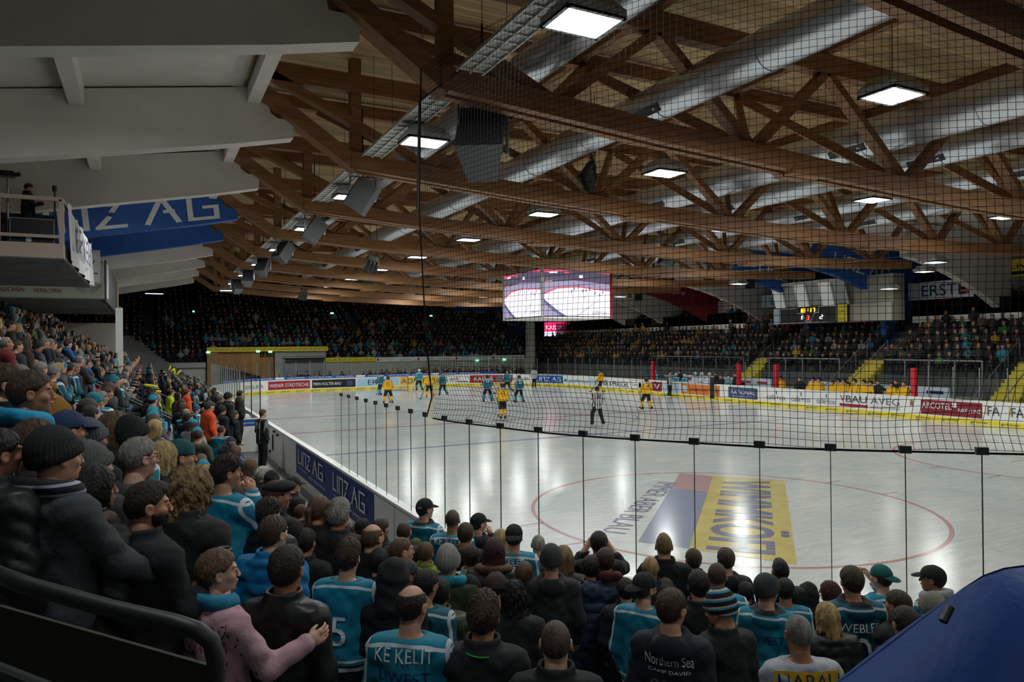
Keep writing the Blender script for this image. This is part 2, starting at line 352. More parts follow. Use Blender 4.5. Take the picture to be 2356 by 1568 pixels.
# ---- concrete girders + timber trusses, both on the same six metre grid
def zb(x):            # underside of the trusses' bottom chords (they sag in mid-span)
    return np.interp(x, [-14.5, -10, -4, 1, 6, 10, 16], [8.22, 7.90, 7.60, 7.42, 7.36, 7.42, 7.62])
TN = [-14.6, -9.7, -4.7, .9, 6.6, 11.6, 16.2]; BN = [-12.1, -7.1, -1.8, 3.8, 9.2, 13.9]
ORD = ['nearest', 'second', 'third', 'fourth', 'fifth', 'sixth', 'seventh', 'eighth', 'ninth', 'tenth']
for n in range(1, 11):
    y = -3+6*n; blue = n in (5, 6)
    m = CONCB if blue else CONC
    if n >= 2:
        pr = [(-15.85, 8.86), (-15.85, 9.28), (-16.35, 9.28), (-16.5, 9.98), (-26, 8.42), (-26, 6.95), (-21.6, 7.72), (-17.1, 8.58)]
        if n == 1: pass
        g = empty('concrete_girder', (-21, y, 8)); mb = MB(); mb.prism([(a+21, 0, b-8) for a, b in pr], (0, .42, 0), m); gw_ = mb.build('girder_web', g)
        mb = MB(); mb.prism([(-15.9+21, .42, 8.98-8), (-17.15+21, .42, 8.7-8), (-25.9+21, .42, 7.05-8), (-25.9+21, .42, 7.18-8), (-17.15+21, .42, 8.84-8)], (0, .1, 0), m); mb.build('girder_flange', g)
        if n in (5,):
            mb = MB(); lay('LINZ AG', (-23.1+21, -.012, 7.74-8), (.985, 0, .172), (-.1, 0, .99), w=6.7, h=.92, m=WINK, mb=mb); mb.build('lettering', gw_)
        if n == 5: lb = 'blue concrete girder over the left stand with large white letters'
        elif n == 6: lb = 'plain blue concrete girder over the left stand behind the lettered one'
        else: lb = 'white concrete roof girder over the left stand, %s one from the camera' % ORD[n-2]
        tag(g, lb, 'girder', 'concrete girders over the left stand')
        # cross ribs of the white ceiling between girders
        if n < 10:
            mb = MB()
            for xr in (-16.75, -20.3, -24.0):
                zt = 9.95+(xr+17)*.165; mb.box((xr-.14, y+.5, zt-.42), (xr+.14, y+6, zt+.05), CONC)
            mb.build('ceiling_rib')['kind'] = 'structure'
    # right hand girder: curved underside, runs down into the stand
    if n >= 3:
        mr = CONCB if n in (5, 6) else (ink('#7c1420', 'red_concrete') if n == 8 else CONC)
        g = empty('concrete_girder', (22, y, 8)); mb = MB()
        low = [(16.3+k*1.3, 8.28-.12*(k*1.3)-.022*(k*1.3)**2) for k in range(10)]
        poly = [(16.3, 9.0), (16.3, 8.28)]+low[1:]+[(34, 5.2), (34, 9.9), (17.2, 10.1)]
        mb.prism([(a-22, 0, b-8) for a, b in poly], (0, .42, 0), mr); gw_ = mb.build('girder_web', g)
        if n in (5, 6):
            mb = MB(); mb.prism([(22.8-22, .02, 7.2-8), (24.6-22, .02, 7.2-8), (24.1-22, .02, 2.4-8), (23.4-22, .02, 2.4-8)], (0, .38, 0), mr); mb.build('girder_post', g)
            mb = MB(); lay('LINZ AG', (18.3-22, -.012, 8.55-8), (.985, 0, -.17), (.17, 0, .985), w=5.2, h=.75, m=WINK, mb=mb); mb.build('lettering', gw_)
        if n == 8:
            mb = MB(); lay('energievorsorgen.at', (17.6-22, -.012, 8.75-8), (.985, 0, -.17), (.17, 0, .985), w=4.6, m=WINK, mb=mb); mb.build('lettering', gw_)
        lb = {5: 'lettered blue concrete girder beside the press box', 6: 'blue concrete girder over the press box roof', 8: 'dark red concrete girder over the far right stand with white web address'}.get(n, 'white concrete girder over the right stand, %s from the camera' % ORD[n-3])
        tag(g, lb, 'girder', 'concrete girders over the right stand')
    # timber truss
    t = empty('roof_truss', (0, y, 8))
    for dy in (-.16, .16):
        mb = MB(); xs = [-14.5, -12, -9.7, -7, -4.7, -1.8, .9, 3.8, 6.6, 9.2, 11.6, 14, 16.3]
        for a, b in zip(xs, xs[1:]):
            za, zz = zb(a)-8, zb(b)-8
            mb.hexa([(a, dy-.09, za), (b, dy-.09, zz), (b, dy+.09, zz), (a, dy+.09, za), (a, dy-.09, za+.42), (b, dy-.09, zz+.42), (b, dy+.09, zz+.42), (a, dy+.09, za+.42)], WOOD)
        for xx in (-5.6, 5.2): mb.box((xx-.5, dy-.13, zb(xx)-8-.06), (xx+.5, dy+.13, zb(xx)-8+.1), WOOD)
        mb.build('bottom_chord', t)
    mb = MB(); mb.box((-16.6, -.14, 10.15-8), (17.4, .14, 10.6-8), WOOD); mb.build('top_chord', t)
    for a, b in [(TN[i], BN[i]) for i in range(6)]+[(TN[i+1], BN[i]) for i in range(6)]:
        if a == -14.6: continue
        mb = MB(); mb.beam((a, 0, 10.2-8), (b, 0, zb(b)+.35-8), .2, .26, WOOD, up=(0, 1, 0)); mb.build('web_member', t)
    mb = MB(); mb.beam((-16.75, 0, 9.95-8), (-14.3, 0, 8.3-8), .34, .46, WOOD, up=(0, 1, 0)); mb.build('end_brace', t)
    mb = MB(); mb.beam((-14.35, 0, 8.4-8), (-14.35, 0, 11-8), .26, .26, WOOD, up=(0, 1, 0)); mb.build('end_post', t)
    mb = MB(); mb.beam((-16.4, 0, 10.3-8), (-12.1, 0, zb(-12.1)+.3-8), .2, .28, WOOD, up=(0, 1, 0)); mb.build('web_member', t)
    if y+6 < 62 or True:      # struts leaning to the ridge purlin between two trusses
        for b in BN:
            for sx in (-2.5, 2.6):
                mb = MB(); mb.beam((b, .1, zb(b)+.4-8), (b+sx, 3.0, 10.55-8), .17, .22, WOOD); mb.build('roof_strut', t)
        mb = MB(); mb.beam((-16.6, 3.0, 10.72-8), (17.4, 3.0, 10.72-8), .2, .34, WOOD); mb.build('ridge_purlin', t)
    if n == 1: lb = 'brown timber roof truss almost overhead, its chord cutting the top right corner'
    elif n == 10: lb = 'farthest timber roof truss, in front of the far stand'
    else: lb = 'brown timber roof truss spanning the ice, %s one whose bottom chord crosses the picture' % ORD[n-2]
    tag(t, lb, 'roof truss', 'timber roof trusses')
for i, x in enumerate([-16.4]+TN[1:-1]+[16.8]):
    mb = MB(); mb.box((x-.1, -10, 10.62), (x+.1, 62, 10.98), WOODY); o = mb.build('roof_purlin'); o['kind'] = 'structure'
# ---- ventilation ducts
DX = [(-12.2, 9.35, .33, 'over the floodlights beside the left chord ends'), (-8.65, 9.3, .40, 'with dark grilles, second from the left'), (-1.75, 9.3, .50, 'widest one over mid-ice'), (1.6, 9.35, .40, 'just right of the widest one'),
      (6.2, 9.4, .38, 'over the right half of the ice'), (10.0, 9.4, .40, 'nearest the right stand')]
for x, z, r, lb in DX:
    g = empty('ventilation_duct', (x, 26, z)); y1 = 33
    pts = [(0, -36+i*3.0, 0) for i in range(24)]
    mb = MB(); mb.tube(pts, r, 28, DUCT); o = mb.build('duct_pipe', g, True)
    for i in range(22):
        mb = MB(); mb.tube([(0, -34+i*3.0, 0), (0, -33.93+i*3.0, 0)], r+.018, 28, DUCT); mb.build('duct_collar', g)
    for i in range(16):
        a = math.radians(-38 if i % 2 else -142); yy = -32+i*4.1
        u = np.array([math.cos(a), 0, math.sin(a)]); tv = np.array([-math.sin(a), 0, math.cos(a)]); cc = u*(r+.004)+np.array([0, yy, 0])
        mb = MB(); P = [cc+tv*sx*.1+np.array([0, sy*.55, 0])+u*sz for sz in (-.02, .012) for sx, sy in ((-1, -1), (1, -1), (1, 1), (-1, 1))]
        mb.hexa(P, BLACKM); mb.build('air_grille', g)
    tag(g, 'silver spiral ventilation duct '+lb, 'duct', 'ventilation ducts under the roof')
# ---- floodlights
LENS = glow('lamp_lens', (.80, .97, 1.0), 14.0); LENSW = glow('lamp_lens_warm', (1.0, .93, .86), 14.0)
HOUSE = mat('lamp_housing', (.45, .46, .45), .5)
def floodlight(x, y, z, label, power=1.0, warm=False, cordz=10.9, light=True):
    g = empty('floodlight', (x, y, z)); mb = MB()
    a, b, h = .46, .36, .20; A = [(-a, -b, 0), (a, -b, 0), (a, b, 0), (-a, b, 0)]; B = [(-a*.62, -b*.6, h+.12), (a*.62, -b*.6, h+.12), (a*.62, b*.6, h+.12), (-a*.62, b*.6, h+.12)]
    A2 = [(p, q, h*.6) for p, q, _ in A]
    mb.add(A2+B, [(4, 5, 6, 7), (0, 1, 5, 4), (1, 2, 6, 5), (2, 3, 7, 6), (3, 0, 4, 7)], HOUSE)
    for (p, q) in ((0, 1), (1, 2), (2, 3), (3, 0)):
        mb.add([A[p], A[q], A2[q], A2[p]], [(0, 1, 2, 3)], HOUSE)
    t = .05; mb.box((-a, -b, -.01), (a, -b+t, .03)); mb.box((-a, b-t, -.01), (a, b, .03)); mb.box((-a, -b, -.01), (-a+t, b, .03)); mb.box((a-t, -b, -.01), (a, b, .03))
    hs_ = mb.build('lamp_housing', g)
    mb = MB(); mb.box((-a+t, -b+t, .01), (a-t, b-t, .03), LENSW if warm else LENS); mb.build('lamp_lens', hs_)
    mb = MB(); mb.tube([(0, 0, h+.1), (0, 0, cordz-z)], .012, 6, GREYM); mb.build('hanging_rod', g)
    if light:
        ld = bpy.data.lights.new('flood', 'AREA'); ld.shape = 'RECTANGLE'; ld.size = .8; ld.size_y = .6; ld.energy = LAMP_W*power
        ld.color = (1.0, .93, .84) if warm else (.95, .98, .95)
        lo = bpy.data.objects.new('flood_beam', ld); C.objects.link(lo); lo.parent = g; lo.location = (0, 0, -.03)
    tag(g, label, 'floodlight', 'box floodlights hanging over the ice'); return g
CN = ['first', 'second', 'third', 'fourth', 'fifth', 'sixth', 'seventh', 'eighth', 'ninth']
for ci, (x, cn) in enumerate(((-13.75, 'along the left chord ends'), (-7.3, 'in the row over the left half of the ice'), (.7, 'in the row over mid-ice'), (7.8, 'in the row over the right half of the ice'), (13.7, 'in the row along the right chord ends'))):
    for k in range(-2, 9):  # negative rows: added unseen lamps behind the camera, brightening the near crowd
        y = 5.5+6.2*k
        if ci == 4 and k % 2: continue
        floodlight(x, y, 8.15 if ci < 4 else 7.5, 'box floodlight %s, %s from the camera' % (cn, CN[k]) if k >= 0 else 'added unseen box floodlight %s, %s behind the camera' % (cn, ('first', 'second')[-k-1]), (1.0 if ci < 4 else .8)*(1 if k >= 0 else .30), warm=(ci == 1 and k == 0), cordz=10.6 if ci < 4 else 10.3)
for x, y, z, lb in ((18.5, 21.5, 7.6, 'over the stand stairs at the far right'), (19.4, 24.2, 6.9, 'in front of the large bank sign'), (23.5, 41.5, 7.4, 'left of the press box'), (24.5, 52, 7.4, 'over the far right gallery')):
    floodlight(x, y, z, 'round-shouldered grey floodlight '+lb, .06, warm=True, cordz=9.5)
for k, y in enumerate((-5.5, .5, 9.95, 22.1, 34.1, 46.1)): floodlight(-19.2, y, 8.68 if y > 2 else 6.6, 'added floodlight hidden between the left concrete girders, %s along the stand' % CN[k], (0.03, .10, .65, .6, .5, .4)[k], cordz=9.4)  # added lamps kept out of view, filling the left stand and outer boards
# ---- cable trays beside the chord ends
for n in range(1, 8):
    y0 = -3+6*n+.5; mb = MB(); g = empty('cable_tray', (-14.05, y0+2.5, 8.52))
    for sx in (-.24, 0, .24): mb.box((sx-.015, -2.6, -.03), (sx+.015, 2.6, .03), PALEM)
    mb.build('side_rail', g); mb = MB()
    for k in range(17): mb.box((-.24, -2.5+k*.31, -.012), (.24, -2.45+k*.31, .012), PALEM)
    mb.build('rung', g); mb = MB(); mb.box((-.22, -2.6, .015), (.22, 2.6, .03), HOUSE); mb.build('tray_cover', g)
    for sx in (-.22, .22):
        for sy in (-1.6, 1.6): mb = MB(); mb.tube([(sx, sy, 0), (sx, sy, 2.1)], .006, 5, BLACKM); mb.build('hanger_rod', g)
    tag(g, 'pale ladder cable tray under the roof, %s bay from the camera' % CN[n-1], 'cable tray', 'cable trays along the left chord ends')
# ---- loudspeakers
SPK = mat('speaker_cloth', (.02, .022, .026), .8); SPG = mat('speaker_side', (.11, .12, .12), .6)
def speaker(x, y, z, s, label, rz=.5, tilt=-.6, top=2.3):
    g = empty('loudspeaker', (x, y, z)); R = Matrix.Rotation(rz, 3, 'Z') @ Matrix.Rotation(tilt, 3, 'X')
    def tr(P): return [tuple(R @ Vector(p)) for p in P]
    w, d, h = .36*s, .32*s, .5*s
    mb = MB(); mb.hexa(tr([(-w*.6, -d, -h), (w*.6, -d, -h), (w, d, -h), (-w, d, -h), (-w*.6, -d, h), (w*.6, -d, h), (w, d, h), (-w, d, h)]), SPG); cb_ = mb.build('cabinet', g)
    mb = MB(); mb.hexa(tr([(-w*.95, d, -h*.95), (w*.95, d, -h*.95), (w*.95, d+.03, -h*.95), (-w*.95, d+.03, -h*.95), (-w*.95, d, h*.95), (w*.95, d, h*.95), (w*.95, d+.03, h*.95), (-w*.95, d+.03, h*.95)]), SPK); mb.build('front_grille', cb_)
    mb = MB(); mb.beam((-w*1.15, 0, -.1*s), (-w*1.15, 0, h*1.3), .03, .1, GREYM); mb.beam((w*1.15, 0, -.1*s), (w*1.15, 0, h*1.3), .03, .1, GREYM); mb.beam((-w*1.15, 0, h*1.3), (w*1.15, 0, h*1.3), .06, .03, GREYM)
    mb.tube([(0, 0, h*1.3), (0, 0, top)], .02, 6, BLACKM); mb.build('bracket', g)
    tag(g, label, 'loudspeaker', 'loudspeakers hanging from the trusses'); return g
speaker(-13.3, 9.7, 7.65, 1.25, 'large black loudspeaker hanging below the end of the nearest crossing chord', 2.6, .7)
for i, n in enumerate((3, 4, 5, 6, 7, 8)):
    speaker(-14.0, -3+6*n+.6, 7.7, .8, 'small black loudspeaker under the left chord ends, %s in the line' % CN[i+1], 1.0+.5*i, .6)
speaker(4.6, 26.0, 8.3, 1.0, 'dark twin loudspeaker among the trusses right of the video cube', 1.2, .3)
speaker(17.4, 33, 7.7, .9, 'loudspeaker hanging in front of the press box windows', 2.4, .6)
speaker(17.2, 45, 7.6, .9, 'loudspeaker hanging before the dark red girder', 2.4, .6)
# lighting bars
def bar(x, y, z, label, n=4, l=2.0):
    g = empty('spotlight_bar', (x, y, z), .9); mb = MB()
    for a, b in ((0, 0), (0, .22)): mb.tube([(-l/2, a, b), (l/2, a, b)], .03, 8, BLACKM)
    for k in range(7): mb.beam((-l/2+l*k/7, 0, 0), (-l/2+l*(k+.5)/7, 0, .22), .02, .02); mb.beam((-l/2+l*(k+.5)/7, 0, .22), (-l/2+l*(k+1)/7, 0, 0), .02, .02)
    mb.build('lattice_bar', g); mb = MB(); mb.tube([(-l*.3, 0, .2), (-l*.3, 0, 2.5)], .012, 6, BLACKM); mb.tube([(l*.3, 0, .2), (l*.3, 0, 2.5)], .012, 6, BLACKM); mb.build('hanging_rod', g)
    for k in range(n):
        x0 = -l/2+l*(k+.5)/n; mb = MB(); mb.tube([(x0, 0, -.02), (x0, .04, -.12), (x0+.05, .12, -.26), (x0+.09, .24, -.46)], [.05, .1, .12, .16], 12, BLACKM); mb.build('spotlight', g)
    tag(g, label, 'spotlight bar', 'stage light bars under the roof')
b_ = at(1365, 385, 1, 14.0); bar(b_[0], b_[1], b_[2], 'black lattice bar with stage spotlights hanging left of the wide duct')
b_ = at(860, 600, 1, 27.5); bar(b_[0], b_[1], b_[2], 'small black cluster of stage lights in the far left of the roof', 3, 1.2)
b_ = at(700, 672, 1, 46); bar(b_[0], b_[1], b_[2], 'far small cluster of stage lights under the last trusses', 3, 1.0)
# cable line hanging low across the right
mb = MB(); pA, pB = at(1500, 605, 1, 30), at(2356, 540, 1, 10); pts = []
for k in range(25):
    t = k/24; u = 1450+(2400-1450)*t; v = 628-10*math.sin(t*3.1)+8-(t**2.2)*95; pts.append(at(u, v, 1, 16))
mb.tube(pts, .012, 6, GREYM); tag(mb.build('hanging_cable'), 'thin pale cable sagging across the roof at the right', 'cable')
# ---- safety net behind the near corner
NETM = mat('net_cord', (.008, .008, .010), .9, spec=.1)
def netp(s, z):
    p, d, n = path(s, .05); t = max(0, (3.0-z))/.5
    bulge = .22*max(0, 1-abs(z-2.95)/.5)*(1+.3*math.sin(s*2.3)); w = .05*math.sin(z*1.9+s*.6)
    p = p+n*(bulge+w); return (p[0], p[1], z)
mb = MB(); s0n, s1n = -0.2, -22.0; dz = .074
ss = np.arange(s1n, s0n, .076)
def strip(pts, r):
    P = np.array(pts); k = len(P); V = []; Fc = []
    d = np.gradient(P, axis=0); d /= (np.linalg.norm(d, axis=1)[:, None]+1e-9)
    ref = np.array([0, 0, 1.0]) if abs(d[0][2]) < .7 else np.array([1.0, 0, 0])
    a = np.cross(d, ref); a /= np.linalg.norm(a, axis=1)[:, None]; b = np.cross(d, a)
    for j in range(3):
        t = 2.094*j; V.append(P+(a*math.cos(t)+b*math.sin(t))*r)
    V = np.concatenate(V); Fc = [(j*k+i, j*k+i+1, ((j+1) % 3)*k+i+1, ((j+1) % 3)*k+i) for j in range(3) for i in range(k-1)]
    mb.add(V, Fc, NETM)
NR = .0030
ztop = 8.3
for i, s in enumerate(ss): strip([netp(s, z) for z in (2.72, 2.8, 2.9, 3.0, 3.15, 3.4, 4, 5, 6, 7, ztop)], NR)
z = 2.72
while z < ztop: strip([netp(s, z+.02*math.sin(s*3)*(z < 3.2)) for s in np.arange(s1n, s0n+.1, .6)], NR); z += dz
mb.tube([netp(s, 2.7) for s in np.arange(s1n, s0n+.2, .5)], .012, 6, NETM); mb.tube([netp(s0n, z) for z in (2.7, 3, 4, 6, ztop)], .012, 6, NETM)
tag(mb.build('safety_net'), 'fine black protective net hanging behind the near rink corner', 'net')
mb = MB(); pts = [(-16.2, 9.0, 8.2), (-14.5, 7.2, 9.0), (-13.4, 4.2, 9.9)]; mb.tube([at(1290, 0, 1, 8.6), at(1150, 95, 1, 8.7), at(965, 232, 1, 8.8), at(960, 480, 0, -15.1)], .02, 6, BLACKM); tag(mb.build('net_rope'), 'dark rope carrying the edge of the safety net', 'rope')
# ================================================================ BOARDS AND GLASS
HB, HG = 1.084, 2.764
rb = empty('rink_boards', (0, 30, 0)); tag(rb, 'white rink boards with adverts and a yellow kick strip around the ice', 'rink boards')
def bpart(name, build, label=None, par=None):
    o = build.build(name); o.parent = par or rb
    if par is None: o.matrix_parent_inverse = Matrix.Translation((0, -30, 0))
    if label: o['label'] = label
    return o
for a, b in ((0, 43.05), (43.05, 56.36), (56.36, 69.41), (69.41, 82.72), (82.72, 125.77), (125.77, STOT-26.36), (STOT-26.36, STOT-13.31), (STOT-13.31, STOT)):
    mb = MB(); ring(mb, a, b, 0, .13, -.12, HB-.05, WHITE); bpart('board_panel', mb)
    mb = MB(); ring(mb, a, b, -.01, .15, HB-.05, HB, WHITE); bpart('board_cap', mb)
    mb = MB(); ring(mb, a, b, -.016, .0, 0, .2, YEL); bpart('kick_strip', mb)
SS = np.linspace(30, 125, 4000); PXS = np.array([proj((*path(s)[0], .55))[0] for s in SS])
def s_of(px): return float(np.interp(px, PXS, SS))
def ad(px0, px1, bg, items, z0=.27, z1=.97, label=None):
    """items: (text, u0, u1, v0, height, ink) as fractions of the panel"""
    s0, s1 = s_of(px0), s_of(px1); pn = None
    if bg is not None:
        mb = MB(); ring(mb, s0, s1, -.012, .0, z0, z1, bg); pn = bpart('advert_panel', mb, label)
    mb = MB(); w = s1-s0; h = z1-z0
    for t, u0, u1, v0, hh, ik in items:
        if t is None:
            o2 = .016; ring(mb, s0+w*u0, s0+w*u1, -o2, -.001, z0+h*v0, z0+h*(v0+hh), ik)
        else: path_text(mb, t, s0+w*u0, s0+w*u1, z0+h*v0, h*hh, ik, off=.022)
    if mb.f: bpart('lettering', mb, None, pn)
RED = ink('#9c2230'); BLK = ink('#15171c'); LBL = ink('#a9cfe6'); GLD = ink('#e2b93a'); DGR = ink('#3c3f45'); BLU = ink('#1d4f9c'); TEAL = ink('#2f9cb8'); ORG = ink('#d9782a'); SLT = ink('#3b4a72'); RDD = ink('#7d1f2b'); GRY = ink('#6c7078'); PINKR = ink('#c0202e')
ad(560, 612, None, [('ERLER', .1, .9, .3, .4, GRY)])
ad(617, 713, RED, [('WIENER STÄDTISCHE', .03, .97, .3, .4, WINK)], label='red advert panel with white lettering')
ad(718, 818, BLK, [('MEIN HOLTER-BAD', .03, .66, .32, .36, WINK), (None, .8, .93, .2, .6, SLT)], label='black advert panel with white lettering')
ad(822, 918, LBL, [('ERSTE', .25, .8, .2, .62, NAVY)], label='pale blue advert panel')
ad(920, 1010, GLD, [('ADMIRAL', .03, .95, .2, .62, DGR)], label='golden yellow advert panel')
ad(1035, 1076, None, [('sab', .0, .5, .45, .4, RED), ('reisen', .35, 1, .1, .3, NAVY)])
ad(1081, 1179, RED, [('KAISER', .1, .55, .25, .55, WINK), (None, .62, .8, .15, .7, GRY), ('KAISER', .64, .78, .4, .2, WINK)], label='red advert panel with white lettering')
ad(1180, 1217, None, [('KIMEDER', 0, 1, .35, .3, BLK)])
ad(1228, 1295, BLU, [('LINZ AG', .06, .94, .25, .5, WINK)], label='blue advert panel with white lettering')
ad(1298, 1354, None, [('gasdiskont', .18, 1, .28, .42, TEAL), (None, 0, .1, .25, .4, TEAL)])
ad(1357, 1447, None, [('STEINER & PRASCHL', .15, 1, .18, .6, BLK), (None, 0, .05, .1, .8, LBL), (None, .06, .11, .1, .8, LBL)])
ad(1452, 1500, RED, [(None, .02, .98, .04, .92, WHITE), ('Ober', .05, .35, .4, .25, BLK), (None, .38, .5, .25, .5, RED), ('österreich', .52, .95, .4, .25, BLK)])
ad(1501, 1523, RDD, [('V', .2, .8, .2, .6, WINK)]); ad(1526, 1563, ink('#b4c4d8'), [('B', .25, .4, .3, .35, NAVY)])
ad(1567, 1632, ORG, [(None, .05, .22, .2, .6, LBL), ('WISSEN IWERT', .35, .98, .35, .28, DGR)], label='orange advert panel'); ad(1645, 1656, ORG, [('BE', .1, .9, .35, .3, DGR)])
mb = MB(); s_ = s_of(1639); ring(mb, s_-.2, s_+.2, -.03, .0, .1, 1.5, BLACKM); bpart('bench_gate', mb)
ad(1676, 1743, SLT, [('RATIONAL', .1, .92, .38, .36, WINK), ('www.rational-online.com', .1, .9, .12, .12, WINK)], label='slate blue advert panel')
for u in (1764, 1821, 1879): ad(u, u+43, None, [('café+co', 0, 1, .15, .42, GRY), (None, .5, .56, .62, .3, GRY)])
ad(1932, 1996, None, [('V', .02, .2, .45, .5, PINKR), ('BAU', .24, .98, .42, .52, DGR), (None, 0, 1, .08, .2, RED)])
ad(2002, 2070, None, [('AVEG', .02, 1, .42, .5, GRY), ('LINZ-LEONDING', .02, 1, .1, .18, GRY)])
ad(2092, 2104, None, [(None, .2, .8, .5, .4, ink('#8a6a4a'))])
ad(2119, 2260, RDD, [('ARCOTEL', .02, .52, .42, .42, WINK), (None, .53, .6, .6, .3, WINK), ('NIKE | LINZ', .63, .98, .3, .26, WINK)], label='dark red advert panel with pale lettering')
for u in (2266, 2321): ad(u, u+37, None, [(None, 0, .07, .3, .6, GLD), ('FA', .18, .95, .25, .6, DGR)])
mb = MB(); s = 30.0
while s < 124: path_text(mb, 'greiner', s, s+.78, .05, .1, NAVY, off=.03); s += 1.32
bpart('kick_strip_lettering', mb)
mb = MB(); ring(mb, 47, 74, -.02, .01, HB+.02, HB+.22, BLU); bpart('slogan_band', mb, 'narrow blue slogan band on top of the far boards')
mb = MB(); s = 47.3; i = 0
while s < 72:
    t = ('OHNE BINDUNG.', 'UND IST MACHT MOBIL!', 'SUPERFLEXIBEL.')[i % 3]; w = (1.5, 2.0, 1.6)[i % 3]
    path_text(mb, t, s, s+w, HB+.07, .1, WINK, off=.03); s += w+.35; i += 1
    if i % 3 == 0: ring(mb, s-.2, s+.6, -.026, 0, HB+.04, HB+.2, WINK); s += .9
bpart('slogan_lettering', mb)
# outside face: the two blue banners at the near left, the navy banner behind the corner
OB = ink('#17387f', 'banner_blue')
for y0, y1 in ((10.87, 14.55), (14.6, 18.95)):
    mb = MB(); ring(mb, y0-RC, y1-RC, .131, .14, .17, 1.0, OB); bn_ = bpart('banner', mb, 'blue banner with white letters on the outer face of the left boards')
    mb = MB(); w = y1-y0
    path_text(mb, 'LINZ AG', y1-RC-.1*w, y0-RC+.14*w, .52, .36, WINK, inner=False, off=.012)
    path_text(mb, 'www.linzag.at', y1-RC-.1*w, y1-RC-.36*w, .36, .06, WINK, inner=False, off=.012)
    path_text(mb, 'immer bestens betreut.', y1-RC-.44*w, y0-RC+.1*w, .3, .09, WINK, inner=False, off=.012); bpart('lettering', mb, None, bn_)
mb = MB(); ring(mb, STOT-13.2, STOT-4.5, .131, .14, .5, 1.03, NAVY); bpart('banner', mb, 'navy banner with white letters on the outer face of the near corner')
mb = MB()
for s in (STOT-6.1, STOT-9.2): path_text(mb, 'ACHT MOBIL!', s, s-2.0, .66, .26, WINK, inner=False, off=.012)
bpart('lettering', mb)
# board joints and gate fittings
mb = MB()
for y in (9.6, 21.3, 24.0): ring(mb, y-RC, y-RC+.015, .131, .135, -.1, 1.03, GREYM)
for y in (23.3,): ring(mb, y-RC, y-RC+.05, .131, .17, .25, .8, BLACKM)
for y, z in ((22.2, .86), (22.9, .9), (23.9, .1)): ring(mb, y-RC, y-RC+.12, .131, .19, z, z+.08, BLACKM)
bpart('gate_fitting', mb)
SEAM = mat('seam_black', (.01, .014, .014), .4); CLIP = mat('clip_dark', (.03, .033, .035), .5)
def pane(s0, s1, z1, gm, label, group, seam=.004, clip=True, post=None):
    a, da, na = path(s0, .065); b, _, nb = path(s1, .065); g = empty('glass_pane', (a[0], a[1], HB))
    d = np.array([b[0]-a[0], b[1]-a[1]]); w = np.linalg.norm(d); d /= w; n = np.array([d[1], -d[0]])*.006; h = z1-HB
    mb = MB(); P = [(-n[0]+d[0]*e, -n[1]+d[1]*e, z) if q else (n[0]+d[0]*e, n[1]+d[1]*e, z) for z in (0, h) for e, q in ((.004, 1), (w-.004, 1), (w-.004, 0), (.004, 0))]
    mb.hexa(P, gm); mb.build('pane', g)
    mb = MB(); mb.beam((0, 0, 0), (0, 0, h-.02), .012 if post is None else .05, seam*2 if post is None else .05, SEAM if post is None else post, up=(d[0], d[1], 0)); mb.build('seam_strip', g)
    if clip:
        mb = MB(); P = [np.array([-d[0]*.055*sx, -d[1]*.055*sx, 0])+np.array([n[0]*4*sy, n[1]*4*sy, z]) for z in (h-.055, h+.02) for sx, sy in ((-1, -1), (1, -1), (1, 1), (-1, 1))]
        mb.hexa(P, CLIP); mb.build('top_clip', g)
    tag(g, label, 'glass pane', group)
s = -7.88+.69*20; k = 0
while s > -17.0:
    side = 'clear glass pane on the left boards with a dark clip at its top corner' if s > .5 else 'clear glass pane of the near rink corner with a dark clip at its top corner'
    if s-.69 < 15.6: pane(s-.69, s, HG, GLASS, side, 'glass panes on the left boards' if s > .5 else 'glass panes of the near corner')
    s -= .69
s = 17.6+8
while s < 43: pane(s, s+1.2, HG, GLASSF, 'glass pane on the left boards beyond the penalty benches', 'glass panes beyond the penalty benches', clip=False, post=GREYM); s += 1.2
s = 43.1
while s < 125:
    y = path(s+.6)[0][1]
    if s > 82 and (19.6 < y < 29.4 or 31.4 < y < 41.2): s += 1.2; continue
    far = s < 80
    pane(s, s+1.2, 2.62, GLASSF, 'grey posted glass pane above the far boards' if far else 'grey posted glass pane above the right boards', 'glass panes above the far boards' if far else 'glass panes above the right boards', clip=False, post=GREYM); s += 1.2
# goal
g = empty('goal', (0, 56.1, 0)); GR = ink('#a02a26', 'goal_red', .35); mb = MB()
mb.tube([(-.915, 0, 0), (-.915, 0, 1.22), (.915, 0, 1.22), (.915, 0, 0)], .035, 10, GR); mb.build('goal_frame', g)
mb = MB(); mb.tube([(-.9, 0, .02), (-.75, .8, .02), (0, 1.05, .02), (.75, .8, .02), (.9, 0, .02)], .03, 8, GR); mb.tube([(-.9, 0, 1.2), (-.6, .5, 1.18), (.6, .5, 1.18), (.9, 0, 1.2)], .02, 8, GR); mb.build('base_frame', g)
NW = mat('goal_net_cord', (.5, .5, .5), .8); mb = MB()
for k in range(20):
    x = -.88+1.76*k/19; yb = .95-.25*abs(x)/.88; mb.tube([(x, .02, 1.2), (x*.85, .48, 1.17), (x*.95, yb, .04)], .004, 4, NW, cap=False)
for k in range(9):
    t = k/8; mb.tube([(-.88, .02, 1.2-1.15*t), (-.7, .5+.25*t, 1.17-1.13*t), (0, .55+.4*t, 1.17-1.13*t), (.7, .5+.25*t, 1.17-1.13*t), (.88, .02, 1.2-1.15*t)], .004, 4, NW, cap=False)
mb.build('goal_net', g); tag(g, 'red framed hockey goal with white netting at the far end', 'goal')
